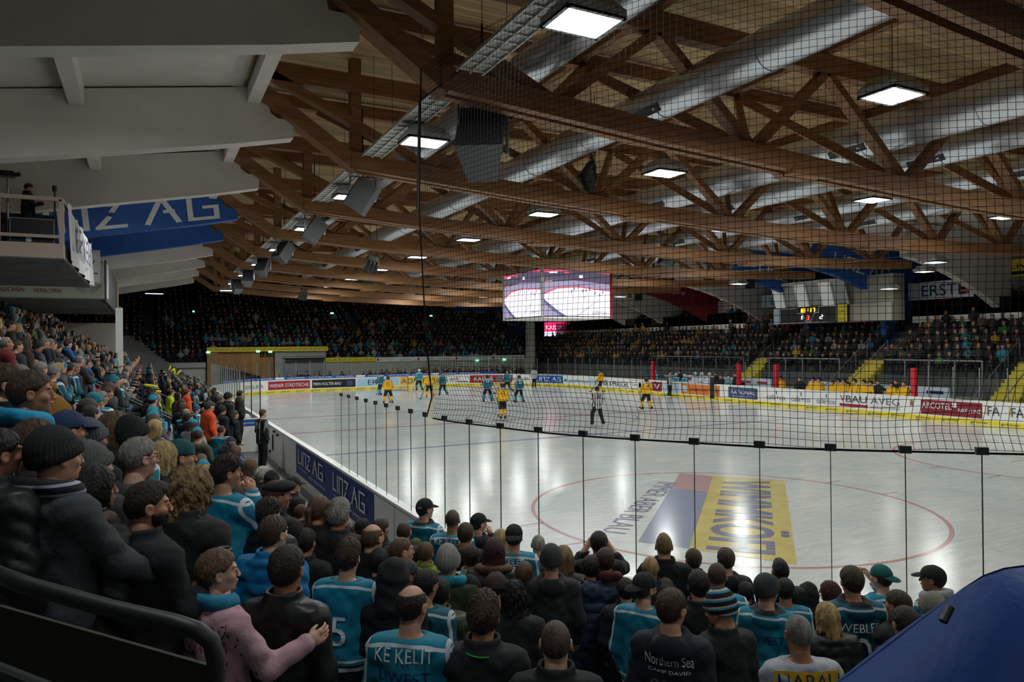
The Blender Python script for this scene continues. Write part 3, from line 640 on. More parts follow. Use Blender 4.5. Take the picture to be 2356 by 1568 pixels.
# ================================================================ STANDS
STEP = mat('stand_concrete', (.10, .10, .10), .8, var=.2, vs=2); WOODP = mat('timber_cladding', (.42, .22, .07), .55, var=.2, vs=.8, stretch=(4, 1, .3))
TL = lambda d: max(0.0, d-2.3)*.57+.1 if d > 1.9 else -.1
TC = lambda d: -.1+max(0.0, d-1.0)*.215
def wsm(x, y): t = min(1, max(0, (y+1.2*max(0, -x-18)-.5)/4.0)); return t*t*(3-2*t)
def terrace(x, y):
    d = rdist(x, y); w = wsm(x, y); return TL(d)*w+TC(d)*(1-w)
# left stand + corner terrace as one stepped body following the boards
mb = MB(); ds = [1.45+.38*i for i in range(26)]
def tz(dm, y, x=None):
    if x is None: x = -HW-dm
    w = wsm(x, y); return TL(dm)*w+TC(dm)*(1-w)
par = [58-RC-k*3.0 for k in range(17)]+[0.0]+[-.6*k for k in range(1, 36)]
for i, d0 in enumerate(ds[:-1]):
    d1 = ds[i+1]; V = []
    for s in par:
        p0, _, _ = path(s, d0); p1, _, _ = path(s, d1); pm = (p0+p1)/2; z = tz((d0+d1)/2, pm[1], pm[0]); V += [(p0[0], p0[1], -.14), (p0[0], p0[1], z), (p1[0], p1[1], z), (p1[0], p1[1], -.14)]
    Fc = []
    for k in range(len(par)-1):
        a, b = 4*k, 4*k+4; Fc += [(a, b, b+1, a+1), (a+1, b+1, b+2, a+2), (a+2, b+2, b+3, a+3)]
    mb.add(V, Fc, STEP)
mb.build('floor_terrace')['kind'] = 'structure'
blk('wall_stand_rear', (-25.6, 4, 3.0), (-25.3, 60, 8.2), WALLG, kind='structure')
# far stand
FAR0 = 66.2
def tfar(x, r): return (3.15 if x < -3.9 and x > -14.4 else 2.15)+.42*r
mb = MB()
for r in range(22):
    y = FAR0+.8*r
    mb.box((-26, y, 0), (-14.4, y+.8, 2.0+.42*r), STEP); mb.box((-14.4, y, 3.0 if r == 0 else 0), (-3.9, y+.8, 3.0+.42*r), STEP); mb.box((-3.9, y, 0 if r else 2.0), (19, y+.8, 2.0+.42*r), STEP)
mb.build('floor_far_stand')['kind'] = 'structure'
mb = MB(); mb.box((-26, 66.0, -.1), (-14.5, 66.2, 2.1), PALEM); mb.box((-7.95, 66.0, -.1), (18, 66.2, 2.3), WALLG); mb.box((-8.6, 65.9, -.1), (-7.95, 66.1, 3.4), WALLG); mb.box((-7.95, 65.95, 2.3), (-3.9, 66.15, 3.5), WALLG)
mb.box((-26, 65.7, 2.1), (-14.5, 66.2, 2.55), HOUSE); mb.build('wall_far_stand')['kind'] = 'structure'
mb = MB(); mb.box((-14.4, 65.6, -.1), (-13.5, 66.1, 3.4), WOODP); mb.box((-13.5, 67.6, -.1), (-9.9, 67.8, 3.4), WOODP); mb.box((-9.9, 66.4, -.1), (-8.6, 66.6, 3.4), WOODP)
mb.prism([(-13.5, 66.0, 3.4), (-13.5, 66.0, 2.2), (-9.9, 66.0, 1.2), (-9.9, 66.0, 3.4)], (0, .15, 0), WOODP); mb.build('wall_timber')['kind'] = 'structure'
g = empty('roller_shutter', (-5.9, 65.95, 0)); mb = MB(); SH = mat('shutter_slats', (.36, .37, .42), .45, .5)
for k in range(22): mb.box((-1.8, 0, k*.125), (1.8, .05, k*.125+.1), SH)
mb.build('slat_curtain', g); mb = MB(); mb.tube([(-2.0, -.05, 2.85), (1.95, -.05, 2.85)], .13, 12, GREYM); mb.build('roller_housing', g); mb = MB(); mb.box((-1.95, -.06, 0), (-1.8, .06, 2.8), GREYM); mb.box((1.8, -.06, 0), (1.95, .06, 2.8), GREYM); mb.build('guide_rail', g)
tag(g, 'grey roller shutter door in the far concrete wall', 'shutter')
g = empty('advert_band', (-9.1, 65.55, 3.45)); mb = MB(); mb.box((-5.3, 0, 0), (5.3, .05, .42), YEL); mb.build('panel', g); mb = MB()
for k in range(23): lay('Live', (-5.15+k*.455, -.01, .12), (.96, 0, .28), (0, 0, 1), w=.33, h=.17, m=BLK, mb=mb)
mb.build('lettering', g); tag(g, 'long yellow advert band with dark logos above the timber wall', 'banner')
g = empty('advert_band', (-1.5, 65.9, 2.35)); mb = MB(); mb.box((-2.4, 0, 0), (2.35, .05, .44), YEL); mb.build('panel', g); mb = MB()
for k in range(9): lay('Live', (-2.3+k*.51, -.01, .12), (.96, 0, .28), (0, 0, 1), w=.35, h=.17, m=BLK, mb=mb)
mb.build('lettering', g); tag(g, 'short yellow advert band with dark logos right of the roller shutter', 'banner')
g = empty('advert_band', (9, 65.9, 2.3)); mb = MB(); mb.box((-8.1, 0, 0), (8.6, .05, .44), WHITE); mb.build('panel', g); mb = MB()
for k in range(4):
    x = -7.6+k*4.2; lay('ROTENBERG', (x, -.01, .2), (1, 0, 0), (0, 0, 1), w=1.4, h=.12, m=GRY, mb=mb); lay('ICEWEAR', (x+2.0, -.01, .15), (1, 0, 0), (0, 0, 1), w=1.2, h=.12, m=GRY, mb=mb); mb.box((x-.35, -.01, .1), (x-.12, 0, .34), RED)
mb.build('lettering', g); tag(g, 'long white advert band with small grey lettering along the far stand', 'banner')
g = empty('support_column', (18.15, 65.6, 0)); mb = MB(); mb.box((-.42, -.3, -.1), (.42, .3, 7.6), PALEM); mb.build('column_shaft', g); tag(g, 'pale square column at the right end of the far stand', 'column')
g = empty('support_column', (-20.3, 38.5, 0)); mb = MB(); mb.box((-.16, -.16, 2.0), (.16, .16, 5.9), WHITE); mb.build('column_shaft', g); tag(g, 'slim white column standing in the left crowd under the gallery', 'column')
EXITG = glow('exit_green', (.25, 1.0, .55), 2.5)
for u, v, y in ((479, 810, 65.5), (594, 808, 65.5), (622, 809, 65.5), (447, 716, 74), (764, 720, 74), (992, 726, 74), (1098, 829, 65.8), (1161, 827, 65.8)):
    p = at(u, v, 1, y); mb = MB(); mb.box((p[0]-.16, y, p[2]-.08), (p[0]+.16, y+.05, p[2]+.08), EXITG); tag(mb.build('exit_sign'), {479: 'green lit exit sign at the left end of the yellow band', 594: 'green lit exit sign over the timber wall', 622: 'green lit exit sign beside the concrete wall edge', 447: 'green lit exit sign high in the far left stand', 764: 'green lit exit sign high in the middle of the far stand', 992: 'green lit exit sign high at the right of the far stand', 1098: 'green lit exit sign under the white band, left one', 1161: 'green lit exit sign under the white band next to the pale column'}[u], 'exit sign')
# stairs and blue wall in the far right corner
mb = MB(); mb.box((13.5, 76.0, 4.0), (24, 76.3, 9.6), CONCB); o = mb.build('wall_corner_blue'); o['kind'] = 'structure'
mb = MB(); lay('LINZ AG', (12.6, 75.95, 6.35), (1, 0, 0), (0, 0, 1), w=9.6, h=1.5, m=mat('cream_ink', (.55, .52, .42), .6), mb=mb); mb.build('lettering', o)
blk('wall_corner_navy', (19.5, 73, 2.0), (30, 73.3, 5.0), NAVY, kind='structure')
# ---- right stand
RX0 = 19.6
mb = MB()
for r in range(16):
    x = RX0+.82*r; mb.box((x, -8, -.1), (x+.82, 72.9, 1.9+.43*r), STEP)
mb.build('floor_right_stand')['kind'] = 'structure'
# parapet glass in front of the right stand, stairs
for y0, y1, lb in ((4, 15.5, 'nearest the camera'), (19, 24.5, 'behind the yellow team bench'), (27.5, 34, 'between the two benches'), (35.5, 46, 'behind the teal team bench')):
    g = empty('stand_railing', (19.3, (y0+y1)/2, 0)); l = (y1-y0)/2; mb = MB(); mb.box((-.02, -l, .9), (.02, l, 2.75), GLASSF); mb.build('pane', g); mb = MB(); mb.box((-.04, -l, 2.75), (.04, l, 2.82), GREYM)
    k = -l
    while k <= l: mb.box((-.04, k-.03, -.1), (.04, k+.03, 2.8), GREYM); k += 1.4
    mb.box((-.1, -l, -.1), (.1, l, .9), mat('parapet', (.2, .2, .17), .8)); mb.build('frame', g); tag(g, 'glazed grey railing before the right stand, '+lb, 'railing', 'glazed railings of the right stand')
YST = mat('yellow_steps', (.55, .45, .05), .6, var=.2, vs=3)
for y, lb in ((17.3, 'at the right edge of the picture'), (26.0, 'behind the yellow team bench'), (34.8, 'between the team benches')):
    g = empty('stand_stairs', (18, y, 0)); mb = MB()
    for k in range(14): mb.box((k*.3-1.4, -.65, -.1), (k*.3-1.1, .65, .1+.2*k), YST)
    mb.build('steps', g); mb = MB()
    for sy in (-.7, .7):
        mb.tube([(-1.4, sy, 1.0), (2.8, sy, 3.9)], .025, 8, GREYM)
        for k in range(5): mb.tube([(-1.4+k*1.05, sy, .1+.7*k), (-1.4+k*1.05, sy, 1.0+.72*k)], .02, 6, GREYM)
    mb.build('handrail', g); tag(g, 'yellow painted stairs up into the right stand '+lb, 'stairs', 'yellow stairs of the right stand')
# galleries on the right
for y0, y1, nm in ((40.5, 72, 'far'), (2, 26.2, 'near')):
    g = empty('gallery', (24.6, (y0+y1)/2, 5.2)); l = (y1-y0)/2; mb = MB(); mb.box((0, -l, -.12), (12, l, .12), PALEM)
    for r in range(5): mb.box((1.0+r*.9, -l, .12), (1.9+r*.9, l, .12+.4*r), DARK)
    mb.build('floor_slab', g); mb = MB(); mb.box((-.06, -l, -.2), (.06, l, .22), WHITE); mb.build('fascia', g)
    mb = MB(); mb.box((0, -l, .22), (.03, l, 1.15), glass_mat('dark_glass', (.35, .38, .42))); mb.build('pane', g)
    tag(g, 'upper gallery with a pale edge above the right stand, %s one' % nm, 'gallery')
g = empty('bank_sign', (25.5, 26.0, 0)); p0, p1 = at(2088, 690, 0, 24.5), at(2235, 645, 0, 24.5)
mb = MB(); a, b = at(2090, 690, 0, 24.5), at(2240, 686, 0, 24.5); zt, zb_ = 7.55, 6.45; mb.box((-1.0, a[1]-26, zb_), (-.95, b[1]-26, zt), ink('#c9d6dc')); mb.build('panel', g)
mb = MB(); lay('ERSTE', (-1.03, a[1]-26-.9, zb_+.2), (0, -1, 0), (0, 0, 1), w=2.7, h=.7, m=NAVY, mb=mb); mb.build('lettering', g); mb = MB(); cx = b[1]-26+.5
for z in (0, .25, .5): mb.box((-1.03, cx-.25, zb_+.22+z), (-1.0, cx+.25, zb_+.4+z), RED)
mb.tube([(-1.03, cx, zb_+.98), (-1.0, cx, zb_+.98)], .09, 12, RED); mb.build('emblem', g); tag(g, 'pale bank sign with navy letters and red emblem above the right gallery', 'sign')
g = empty('bank_sign', (24.5, 38, 0)); a = at(1752, 700, 0, 24.3); mb = MB(); mb.box((-.2, a[1]-38-3, 6.6), (-.15, a[1]-38, 7.6), ink('#9db0b8')); mb.build('panel', g); mb = MB(); lay('ERSTE', (-.22, a[1]-38-1.0, 6.8), (0, -1, 0), (0, 0, 1), w=2.2, h=.55, m=NAVY, mb=mb); mb.build('lettering', g); tag(g, 'pale bank sign half hidden behind the press box', 'sign')
a, b = at(1616, 680, 0, 26), at(1700, 700, 0, 26); g = empty('region_sign', (26, a[1], 0)); mb = MB(); mb.box((-.1, b[1]-a[1], 6.5), (-.05, 0, 7.5), PALEM); mb.build('panel', g); mb = MB(); lay('Oberösterreich', (-.12, -.3, 6.95), (0, -1, 0), (0, 0, 1), w=max(1.5, a[1]-b[1]-.6), h=.3, m=BLK, mb=mb); mb.build('lettering', g); tag(g, 'white sign with black lettering behind the far right gallery', 'sign')
a = at(2315, 640, 0, 26); g = empty('yellow_sign', (26, a[1], 0)); mb = MB(); mb.box((-.1, -2.5, 7.55), (-.05, 0, 8.55), YEL); mb.build('panel', g); mb = MB(); lay('Live', (-.12, -.2, 8.0), (0, -1, 0), (0, 0, 1), w=1.4, h=.35, m=BLK, mb=mb); mb.box((-.12, -2.2, 7.65), (-.1, -.3, 7.85), BLK); mb.build('lettering', g); tag(g, 'yellow advert sign at the upper right edge', 'sign')
# press box with scoreboard
PX = 21.0
P = {k: at(u, v, 0, PX) for k, (u, v) in dict(tl=(1788, 648), tr=(1932, 640), bl=(1800, 697), br=(1955, 694), sl=(1786, 740), sr=(1955, 738), rr=(2050, 735)).items()}
y0, y1, y2 = P['sl'][1], P['sr'][1], P['rr'][1]; zb0 = 5.12; zm = 6.25; zt = 7.75
g = empty('press_box', (PX, (y0+y1)/2, zm)); cy = (y0+y1)/2; mb = MB()
mb.box((0.05, y2-cy, zb0-zm), (1.3, y0-cy, zm-zm), mat('box_panel', (.38, .37, .30), .6)); mb.box((.3, y2-cy, 0), (1.3, y0-cy, zt-zm+.25), mat('box_panel', (.38, .37, .30), .6)); mb.build('cabin', g)
BG = mat('box_glass', (.25, .28, .27), .12, spec=.9); BGL = glow('box_glass_mirror_glow', (.80, .85, .78), .32)  # second glass glows: hall light mirrored in the panes, put into the material
nw = 6
for k in range(nw):
    ya, yb = y0-cy+(y1-y0)*k/nw, y0-cy+(y1-y0)*(k+.93)/nw; lean = .45
    mb = MB(); mb.hexa([(-.02, yb, .02), (-.02, ya, .02), (.02, ya, .02), (.02, yb, .02), (-.02-lean, yb, zt-zm), (-.02-lean, ya, zt-zm), (.02-lean, ya, zt-zm), (.02-lean, yb, zt-zm)], BGL if k in (0, 2, 4) else BG); mb.build('window_pane', g)
    mb = MB(); mb.beam((-.03, yb-.03, 0), (-.03-lean, yb-.03, zt-zm), .1, .1, PALEM); mb.build('window_post', g)
mb = MB(); mb.box((-.6, y1-cy, zt-zm), (.6, y0-cy, zt-zm+.2), PALEM); mb.build('roof_edge', g)
tag(g, 'glazed press box hanging over the right stand above the scoreboard', 'press box')
g = empty('scoreboard', (PX-.12, cy, zb0)); H = zm-zb0-.02; mb = MB(); mb.box((-.12, y1-cy, 0), (.1, y0-cy, H), ink('#17181c', 'board_black', .4)); mb.build('casing', g)
W = y0-y1; fx = -.135
def qy(u): return y0-cy-u*W
mb = MB(); mb.box((fx, qy(0), 0), (fx+.02, qy(.085), H), ink('#b9c7da')); mb.build('left_panel', g); mb = MB(); mb.box((fx, qy(.885), 0), (fx+.02, qy(1), H+.03), YEL); mb.build('right_panel', g)
mb = MB(); lay('Live', (fx-.01, qy(.9), .62), (0, -1, 0), (0, 0, 1), w=W*.08, h=.2, m=BLK, mb=mb); lay('Live', (fx-.01, qy(.9), .15), (0, -1, 0), (0, 0, 1), w=W*.08, h=.2, m=BLK, mb=mb); mb.build('lettering', g)
def frame(pts):
    mb = MB(); pts = [(fx, qy(u), H*v) for u, v in pts]
    for a, b in zip(pts, pts[1:]): mb.beam(a, b, .03, .035, WINK, up=(1, 0, 0))
    mb.build('outline', g)
frame([(.1, .05), (.1, .95), (.34, .95), (.34, .62), (.42, .62), (.46, .12), (.54, .12), (.58, .62), (.64, .62), (.64, .97), (.87, .97), (.87, .05), (.1, .05)])
SEGS = {'0': 'abcdef', '1': 'bc', '2': 'abged', '3': 'abgcd', '7': 'abc', '8': 'abcdefg'}
def digit(mb, ch, u, v, w, h, m):
    y, z = qy(u), H*v; q = {'a': ((0, 1), (1, 1)), 'b': ((1, 1), (1, .5)), 'c': ((1, .5), (1, 0)), 'd': ((0, 0), (1, 0)), 'e': ((0, .5), (0, 0)), 'f': ((0, 1), (0, .5)), 'g': ((0, .5), (1, .5))}
    for s in SEGS[ch]:
        (a, b), (c, d) = q[s]; mb.beam((fx-.02, y-a*w-.02*b, z+b*h), (fx-.02, y-c*w-.02*d, z+d*h), .02, .055, m, up=(1, 0, 0) if a != c else (1, 0, 0))
AMB = glow('digit_amber', (1, .45, .02), 5); RDG = glow('digit_red', (1, .04, .02), 5); WHG = glow('digit_white', (.9, .95, 1), 4)
mb = MB(); [digit(mb, c, u, .68, .16, .26, AMB) for c, u in (('1', .38), ('8', .425), ('1', .51), ('7', .56))]; mb.box((fx-.02, qy(.495), H*.75), (fx, qy(.502), H*.8), AMB); mb.box((fx-.02, qy(.495), H*.86), (fx, qy(.502), H*.9), AMB); mb.build('clock_digit', g)
mb = MB(); digit(mb, '1', .385, .25, .16, .27, WHG); mb.build('score_digit', g); mb = MB(); digit(mb, '2', .66, .25, .16, .27, WHG); mb.build('score_digit', g); mb = MB(); digit(mb, '3', .48, .22, .16, .27, RDG); mb.build('period_digit', g)
tag(g, 'black scoreboard showing 18:17 and 1 to 2 above the right stand', 'scoreboard')
# ---- video cube
cx, cy2, ax, ay, z0c, z1c = .35, 30.0, 2.05, 2.1, 5.22, 7.62
g = empty('video_cube', (cx, cy2, z0c)); hz = z1c-z0c; mb = MB(); mb.box((-ax+.03, -ay+.03, 0), (ax-.03, ay-.03, hz), BLACKM); mb.box((-ax, -ay, -.06), (ax, ay, 0), PALEM)
mb.build('cabinet', g)
for sx in (-1, 1):
    for sy in (-1, 1):
        mb = MB(); mb.box((sx*ax-.06, sy*ay-.06, -.05), (sx*ax+.06, sy*ay+.06, hz), RED if (sx, sy) == (1, -1) else HOUSE); mb.build('corner_post', g)
        mb = MB(); mb.tube([(sx*1.5, sy*1.5, hz), (sx*1.5, sy*1.5, hz+1.0)], .03, 6, BLACKM); mb.build('suspension_rod', g)
S_ICE = glow('screen_ice', (.93, .88, 1.0), 1.35); S_DK = glow('screen_stand', (.12, .10, .16), .9); S_PU = glow('screen_haze', (.45, .38, .58), .9); S_RD = glow('screen_red', (.8, .12, .2), 1.0); S_NV = glow('screen_navy', (.12, .12, .3), 1.0); S_WH = glow('screen_white', (1, .95, 1), 1.3); S_OR = glow('screen_orange', (.85, .35, .15), 1)
def screen(o0, xd, w, h, name):
    o0 = np.array(o0, float); xd = np.array(xd, float); up = np.array([0, 0, 1.0]); nrm = np.cross(xd, up)
    def quad(mb, pts, m, k): mb.add([o0+xd*(u*w)+up*(v*h)+nrm*(.002*k) for u, v in pts], [tuple(range(len(pts)))], m)
    mb = MB(); quad(mb, [(0, 0), (1, 0), (1, 1), (0, 1)], S_ICE, 1)
    quad(mb, [(0, 1), (0, .5), (.2, .62), (.5, .66), (1, .58), (1, 1)], S_PU, 2); quad(mb, [(0, 1), (0, .72), (.45, .78), (1, .72), (1, 1)], S_DK, 3)
    quad(mb, [(0, .5), (.2, .62), (.5, .66), (1, .58), (1, .56), (.5, .63), (.2, .59), (0, .46)], S_RD, 4)
    quad(mb, [(0, .93), (.4, .99), (.6, 1), (1, .94), (1, 1), (0, 1)], S_RD, 4)
    quad(mb, [(0, 0), (.33, 0), (.2, .12), (0, .36)], S_NV, 4); quad(mb, [(0, 0), (.25, 0), (.12, .12), (0, .28)], S_PU, 5)
    quad(mb, [(.48, 0), (.5, 0), (.84, .38), (.83, .38)], S_PU, 4); quad(mb, [(.08, .92), (.2, .93), (.2, .96), (.08, .95)], S_WH, 5); quad(mb, [(.3, .93), (.38, .93), (.38, .96), (.3, .96)], S_RD, 5)
    quad(mb, [(.52, .84), (.58, .84), (.58, .9), (.52, .9)], S_WH, 5); quad(mb, [(.02, .72), (.12, .75), (.12, .77), (.02, .74)], S_OR, 5)
    for i, (u, v) in enumerate(((.4, .5), (.44, .56), (.57, .52), (.6, .38), (.62, .53), (.76, .48), (.83, .44), (.5, .6), (.68, .57), (.88, .5))):
        quad(mb, [(u, v), (u+.012, v), (u+.02, v+.06), (u+.004, v+.075)], S_OR if i in (3,) else S_NV, 5)
    lay('café+co', o0+xd*(.72*w)+up*(.05*h)+nrm*.012, xd, up, w=.22*w, m=S_NV, mb=mb); mb.build(name, g)
screen((-ax-.01, ay-.08, .05), (0, -1, 0), 2*ay-.16, hz-.1, 'screen'); screen((-ax+.08, -ay-.01, .05), (1, 0, 0), 2*ax-.16, hz-.1, 'screen')
tag(g, 'four sided video cube showing the rink, hanging over mid-ice', 'video cube')
ld = bpy.data.lights.new('cube_glow', 'AREA'); ld.size = 3.6; ld.energy = 60; ld.color = (.9, .82, 1)
lo = bpy.data.objects.new('cube_glow', ld); C.objects.link(lo); lo.parent = g; lo.location = (.0, -ay-.1, 1.0); lo.rotation_euler = (math.radians(62), 0, 0)
# far corner screen
p0, p1 = at(1253, 773, 1, 71), at(1328, 741, 1, 71); g = empty('led_screen', (p0[0], 71, p0[2])); w, h = p1[0]-p0[0], p1[2]-p0[2]; mb = MB(); mb.box((-.08, .02, -.08), (w+.08, .3, h+.08), BLACKM); mb.build('casing', g)
mb = MB(); mb.box((0, 0, h*.32), (w, .02, h), glow('led_red', (.95, .03, .16), 1.1)); mb.box((0, 0, 0), (w, .02, h*.32), glow('led_pale', (.72, .80, 1), 1.2)); mb.build('display', g)
mb = MB(); lay('KAISER', (w*.04, -.02, h*.48), (1, 0, 0), (0, 0, 1), w=w*.5, h=h*.28, m=S_WH, mb=mb); mb.tube([(w*.79, -.02, h*.62), (w*.79, -.01, h*.62)], h*.34, 20, glow('led_pale', (.72, .80, 1), 1.2)); lay('KAISER', (w*.63, -.03, h*.56), (1, 0, 0), (0, 0, 1), w=w*.32, h=h*.14, m=S_RD, mb=mb); mb.build('lettering', g)
tag(g, 'bright red and white advert screen below the video cube in the far corner', 'screen')
# ---- left galleries
mb = MB(); G1x = -20.7
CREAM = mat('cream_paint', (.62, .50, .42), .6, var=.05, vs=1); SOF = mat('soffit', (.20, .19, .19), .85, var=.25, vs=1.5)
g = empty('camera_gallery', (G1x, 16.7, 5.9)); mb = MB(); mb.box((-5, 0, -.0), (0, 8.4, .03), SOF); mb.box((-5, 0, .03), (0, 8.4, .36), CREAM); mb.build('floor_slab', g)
def railbox(g, x0, x1, y, z0, z1, nx, mtl, w=.07):
    mb = MB(); mb.beam((x0, y, z1), (x1, y, z1), w, w, mtl); mb.beam((x0, y, z0+.16), (x1, y, z0+.16), w*.8, w*.8, mtl); mb.build('handrail', g)
    for k in range(nx+1): xx = x0+(x1-x0)*k/nx; mb = MB(); mb.beam((xx, y, z0), (xx, y, z1), w, w, mtl); mb.build('rail_post', g)
railbox(g, -1.25, -.04, .04, .36, 1.38, 1, CREAM, .09); mb = MB(); mb.box((-2.0, -.02, .0), (-1.32, .1, 3.0), CREAM); mb.build('corner_post', g)
mb = MB(); mb.beam((-.04, .04, 1.38), (-.04, 8.3, 1.38), .07, .07, CREAM); mb.build('handrail', g)
BAN = mat('banner_cloth', (.55, .53, .53), .8, bump=.5, bs=5); mb = MB(); V = []; n = 24
for k in range(n+1):
    y = .25+8.0*k/n; sag = .12*abs(math.sin(k*.9)); V += [(.06+.05*math.sin(k*1.3), y, 1.36-sag*(k > 3)), (.09+.04*math.sin(k*1.1+1), y, .02)]
mb.add(V, [(2*k, 2*k+1, 2*k+3, 2*k+2) for k in range(n)], BAN); mb.build('cloth_banner', g)
mb = MB(); lay('KE KELIT', (.16, .9, .42), (0, 1, 0), (0, 0, 1), w=6.2, h=.62, m=NAVY, mb=mb); o = mb.build('lettering', g)
mb = MB(); mb.box((-5, 1.6, .36), (-.3, 1.7, 1.25), BLACKM); mb.build('equipment_screen', g)
tag(g, 'cream camera gallery with railing and a lettered cloth banner under the roof', 'gallery')
g = empty('equipment_case', (G1x-.62, 17.05, 6.26)); mb = MB(); mb.box((-.42, -.2, 0), (.42, .25, .56), ink('#20222b', 'case_black', .4)); mb.build('case_body', g); mb = MB(); [mb.box((-.43+(.84)*i, -.21, 0), (-.41+.84*i, -.2, .56), GREYM) for i in (0, 1)]; mb.box((-.43, -.21, .55), (.43, -.2, .57), GREYM); mb.build('edge_trim', g); mb = MB(); mb.box((-.12, -.215, .03), (-.02, -.2, .16), WINK); mb.build('sticker', g)
tag(g, 'dark flight case standing inside the camera gallery railing', 'case')
g = empty('camera_rig', (G1x-.2, 17.0, 6.26)); mb = MB(); mb.tube([(0, 0, 0), (0, 0, 1.25)], .02, 8, BLACKM); mb.build('stand_pole', g); mb = MB(); mb.tube([(-.9, 0, 0), (-.9, 0, 1.55)], .025, 8, GREYM); mb.build('stand_pole', g)
mb = MB(); mb.box((-1.05, -.12, 1.5), (-.78, .15, 1.62), BLACKM); mb.tube([(-.78, 0, 1.56), (-.66, 0, 1.58)], .05, 10, BLACKM); mb.build('camera_body', g); mb = MB(); mb.tube([(0, 0, 1.25), (0, 0, 1.38)], .05, 10, BLACKM); mb.build('camera_body', g)
tag(g, 'small cameras on thin poles above the cream gallery railing', 'camera')
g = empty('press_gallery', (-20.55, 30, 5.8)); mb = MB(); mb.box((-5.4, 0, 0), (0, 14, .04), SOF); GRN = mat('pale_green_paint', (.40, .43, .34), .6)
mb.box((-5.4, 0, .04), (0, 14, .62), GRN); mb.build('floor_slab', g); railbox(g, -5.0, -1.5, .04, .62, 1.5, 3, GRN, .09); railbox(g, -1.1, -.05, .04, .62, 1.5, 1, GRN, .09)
mb = MB(); mb.box((-1.0, -.03, .66), (-.12, .0, 1.95), WHITE); mb.build('notice_panel', g); mb = MB(); lay('TV', (-.72, -.05, 1.3), (1, 0, 0), (0, 0, 1), w=.42, h=.25, m=BLK, mb=mb); mb.box((-.9, -.05, 1.0), (-.2, -.04, 1.04), BLK); mb.box((-.7, -.05, 1.72), (-.4, -.04, 1.86), PINKR); mb.build('lettering', g)
mb = MB(); lay('RAUCHEN', (-3.55, -.02, .24), (1, 0, 0), (0, 0, 1), w=.92, h=.17, m=ink('#8e2a20'), mb=mb); lay('VERBOTEN', (-2.35, -.02, .23), (1, 0, 0), (0, 0, 1), w=.92, h=.15, m=ink('#8e2a20'), mb=mb); mb.build('lettering', g)
mb = MB(); mb.box((.0, .3, -.05), (.06, 13.5, 1.6), BLACKM); mb.build('side_panel', g); mb = MB(); mb.box((.06, .5, .1), (.09, 1.6, 1.5), WINK); mb.box((.06, 11.8, .0), (.09, 12.5, 1.6), YEL); mb.build('side_banner', g)
for k in range(3):
    mb = MB(); mb.tube([(-1.0+.45*math.cos(t*.1*math.pi)*-1+.45, -.04-.02*k, .62-(.18+.1*k)*math.sin(t*.1*math.pi)) for t in range(11)], .007, 5, BLACKM); mb.build('loose_cable', g)
tag(g, 'pale green gallery with red RAUCHEN VERBOTEN lettering and hanging cables', 'gallery')
mb = MB(); mb.box((-25, 44, 3.2), (-20.6, 44.2, 5.3), mat('warm_wall', (.45, .42, .36), .8)); mb.build('wall_gallery')['kind'] = 'structure'
mb = MB(); mb.box((-20.5, 44, 4.9), (-20.44, 49, 6.3), ink('#6a2548', 'magenta_cloth')); g = empty('side_banner', (0, 0, 0)); o = mb.build('cloth', g); tag(g, 'dark magenta banner on the gallery side beyond the pale green one', 'banner')
LTUBE = glow('tube_lamp', (.85, .98, 1), 3)
mb = MB(); mb.box((-19.2, 62, 8.25), (-17.9, 62.06, 8.3), LTUBE); tag(mb.build('tube_lamp'), 'short white tube lamp high in the far left stand', 'lamp')
# ---- penalty box, scorers' desk
g = empty('penalty_box', (-15.2, 25.9, -.1)); mb = MB(); mb.box((-2.0, 0, 0), (0, .1, 1.25), WHITE); mb.build('end_wall', g)
mb = MB(); mb.box((-1.5, -.012, .98), (-.1, 0, 1.22), BLU); mb.build('advert_strip', g); mb = MB(); [lay('greiner', (x, -.02, 1.06), (1, 0, 0), (0, 0, 1), w=.42, h=.08, m=WINK, mb=mb) for x in (-1.3, -.62)]; mb.build('lettering', g)
mb = MB(); mb.box((-4.2, .9, 0), (-1.55, 1.0, 1.4), WHITE); mb.box((-4.2, .88, 1.12), (-1.55, .9, 1.38), BLU); mb.build('rear_wall', g); mb = MB(); [lay('greiner', (x, .87, 1.2), (1, 0, 0), (0, 0, 1), w=.5, h=.1, m=WINK, mb=mb) for x in (-3.9, -2.6)]; mb.build('lettering', g)
mb = MB(); mb.box((-1.55, 1.2, 0), (-.2, 1.9, 1.2), PALEM); mb.box((-1.45, 1.18, .75), (-.85, 1.2, 1.1), WINK); mb.build('desk', g)
mb = MB(); mb.box((-.9, 1.5, 1.2), (-.2, 2.2, 1.24), PALEM); mb.build('shelf', g)
mb = MB(); mb.box((-.02, .0, 1.2), (.0, 9, 2.9), GLASS); mb.box((-2.0, 2.6, 1.2), (0, 2.61, 2.9), GLASS); mb.build('pane', g)
mb = MB(); [mb.box((-.03, y, 1.2), (.01, y+.025, 2.9), SEAM) for y in (0, 2.6, 5.2)]; mb.build('seam_strip', g)
tag(g, 'white penalty box walls with blue strips and scorers desk by the left boards', 'penalty box')
for k, (x, y, c) in enumerate(((-15.75, 27.4, NAVY), (-16.05, 27.35, BLACKM), (-16.3, 27.5, WINK))):
    mb = MB(); mb.box((x-.12, y-.1, 1.1), (x+.12, y+.1, 1.13+.02*k), c); tag(mb.build('papers'), ['dark blue folder on the scorers desk', 'black radio set on the scorers desk', 'white papers on the scorers desk'][k], 'papers')
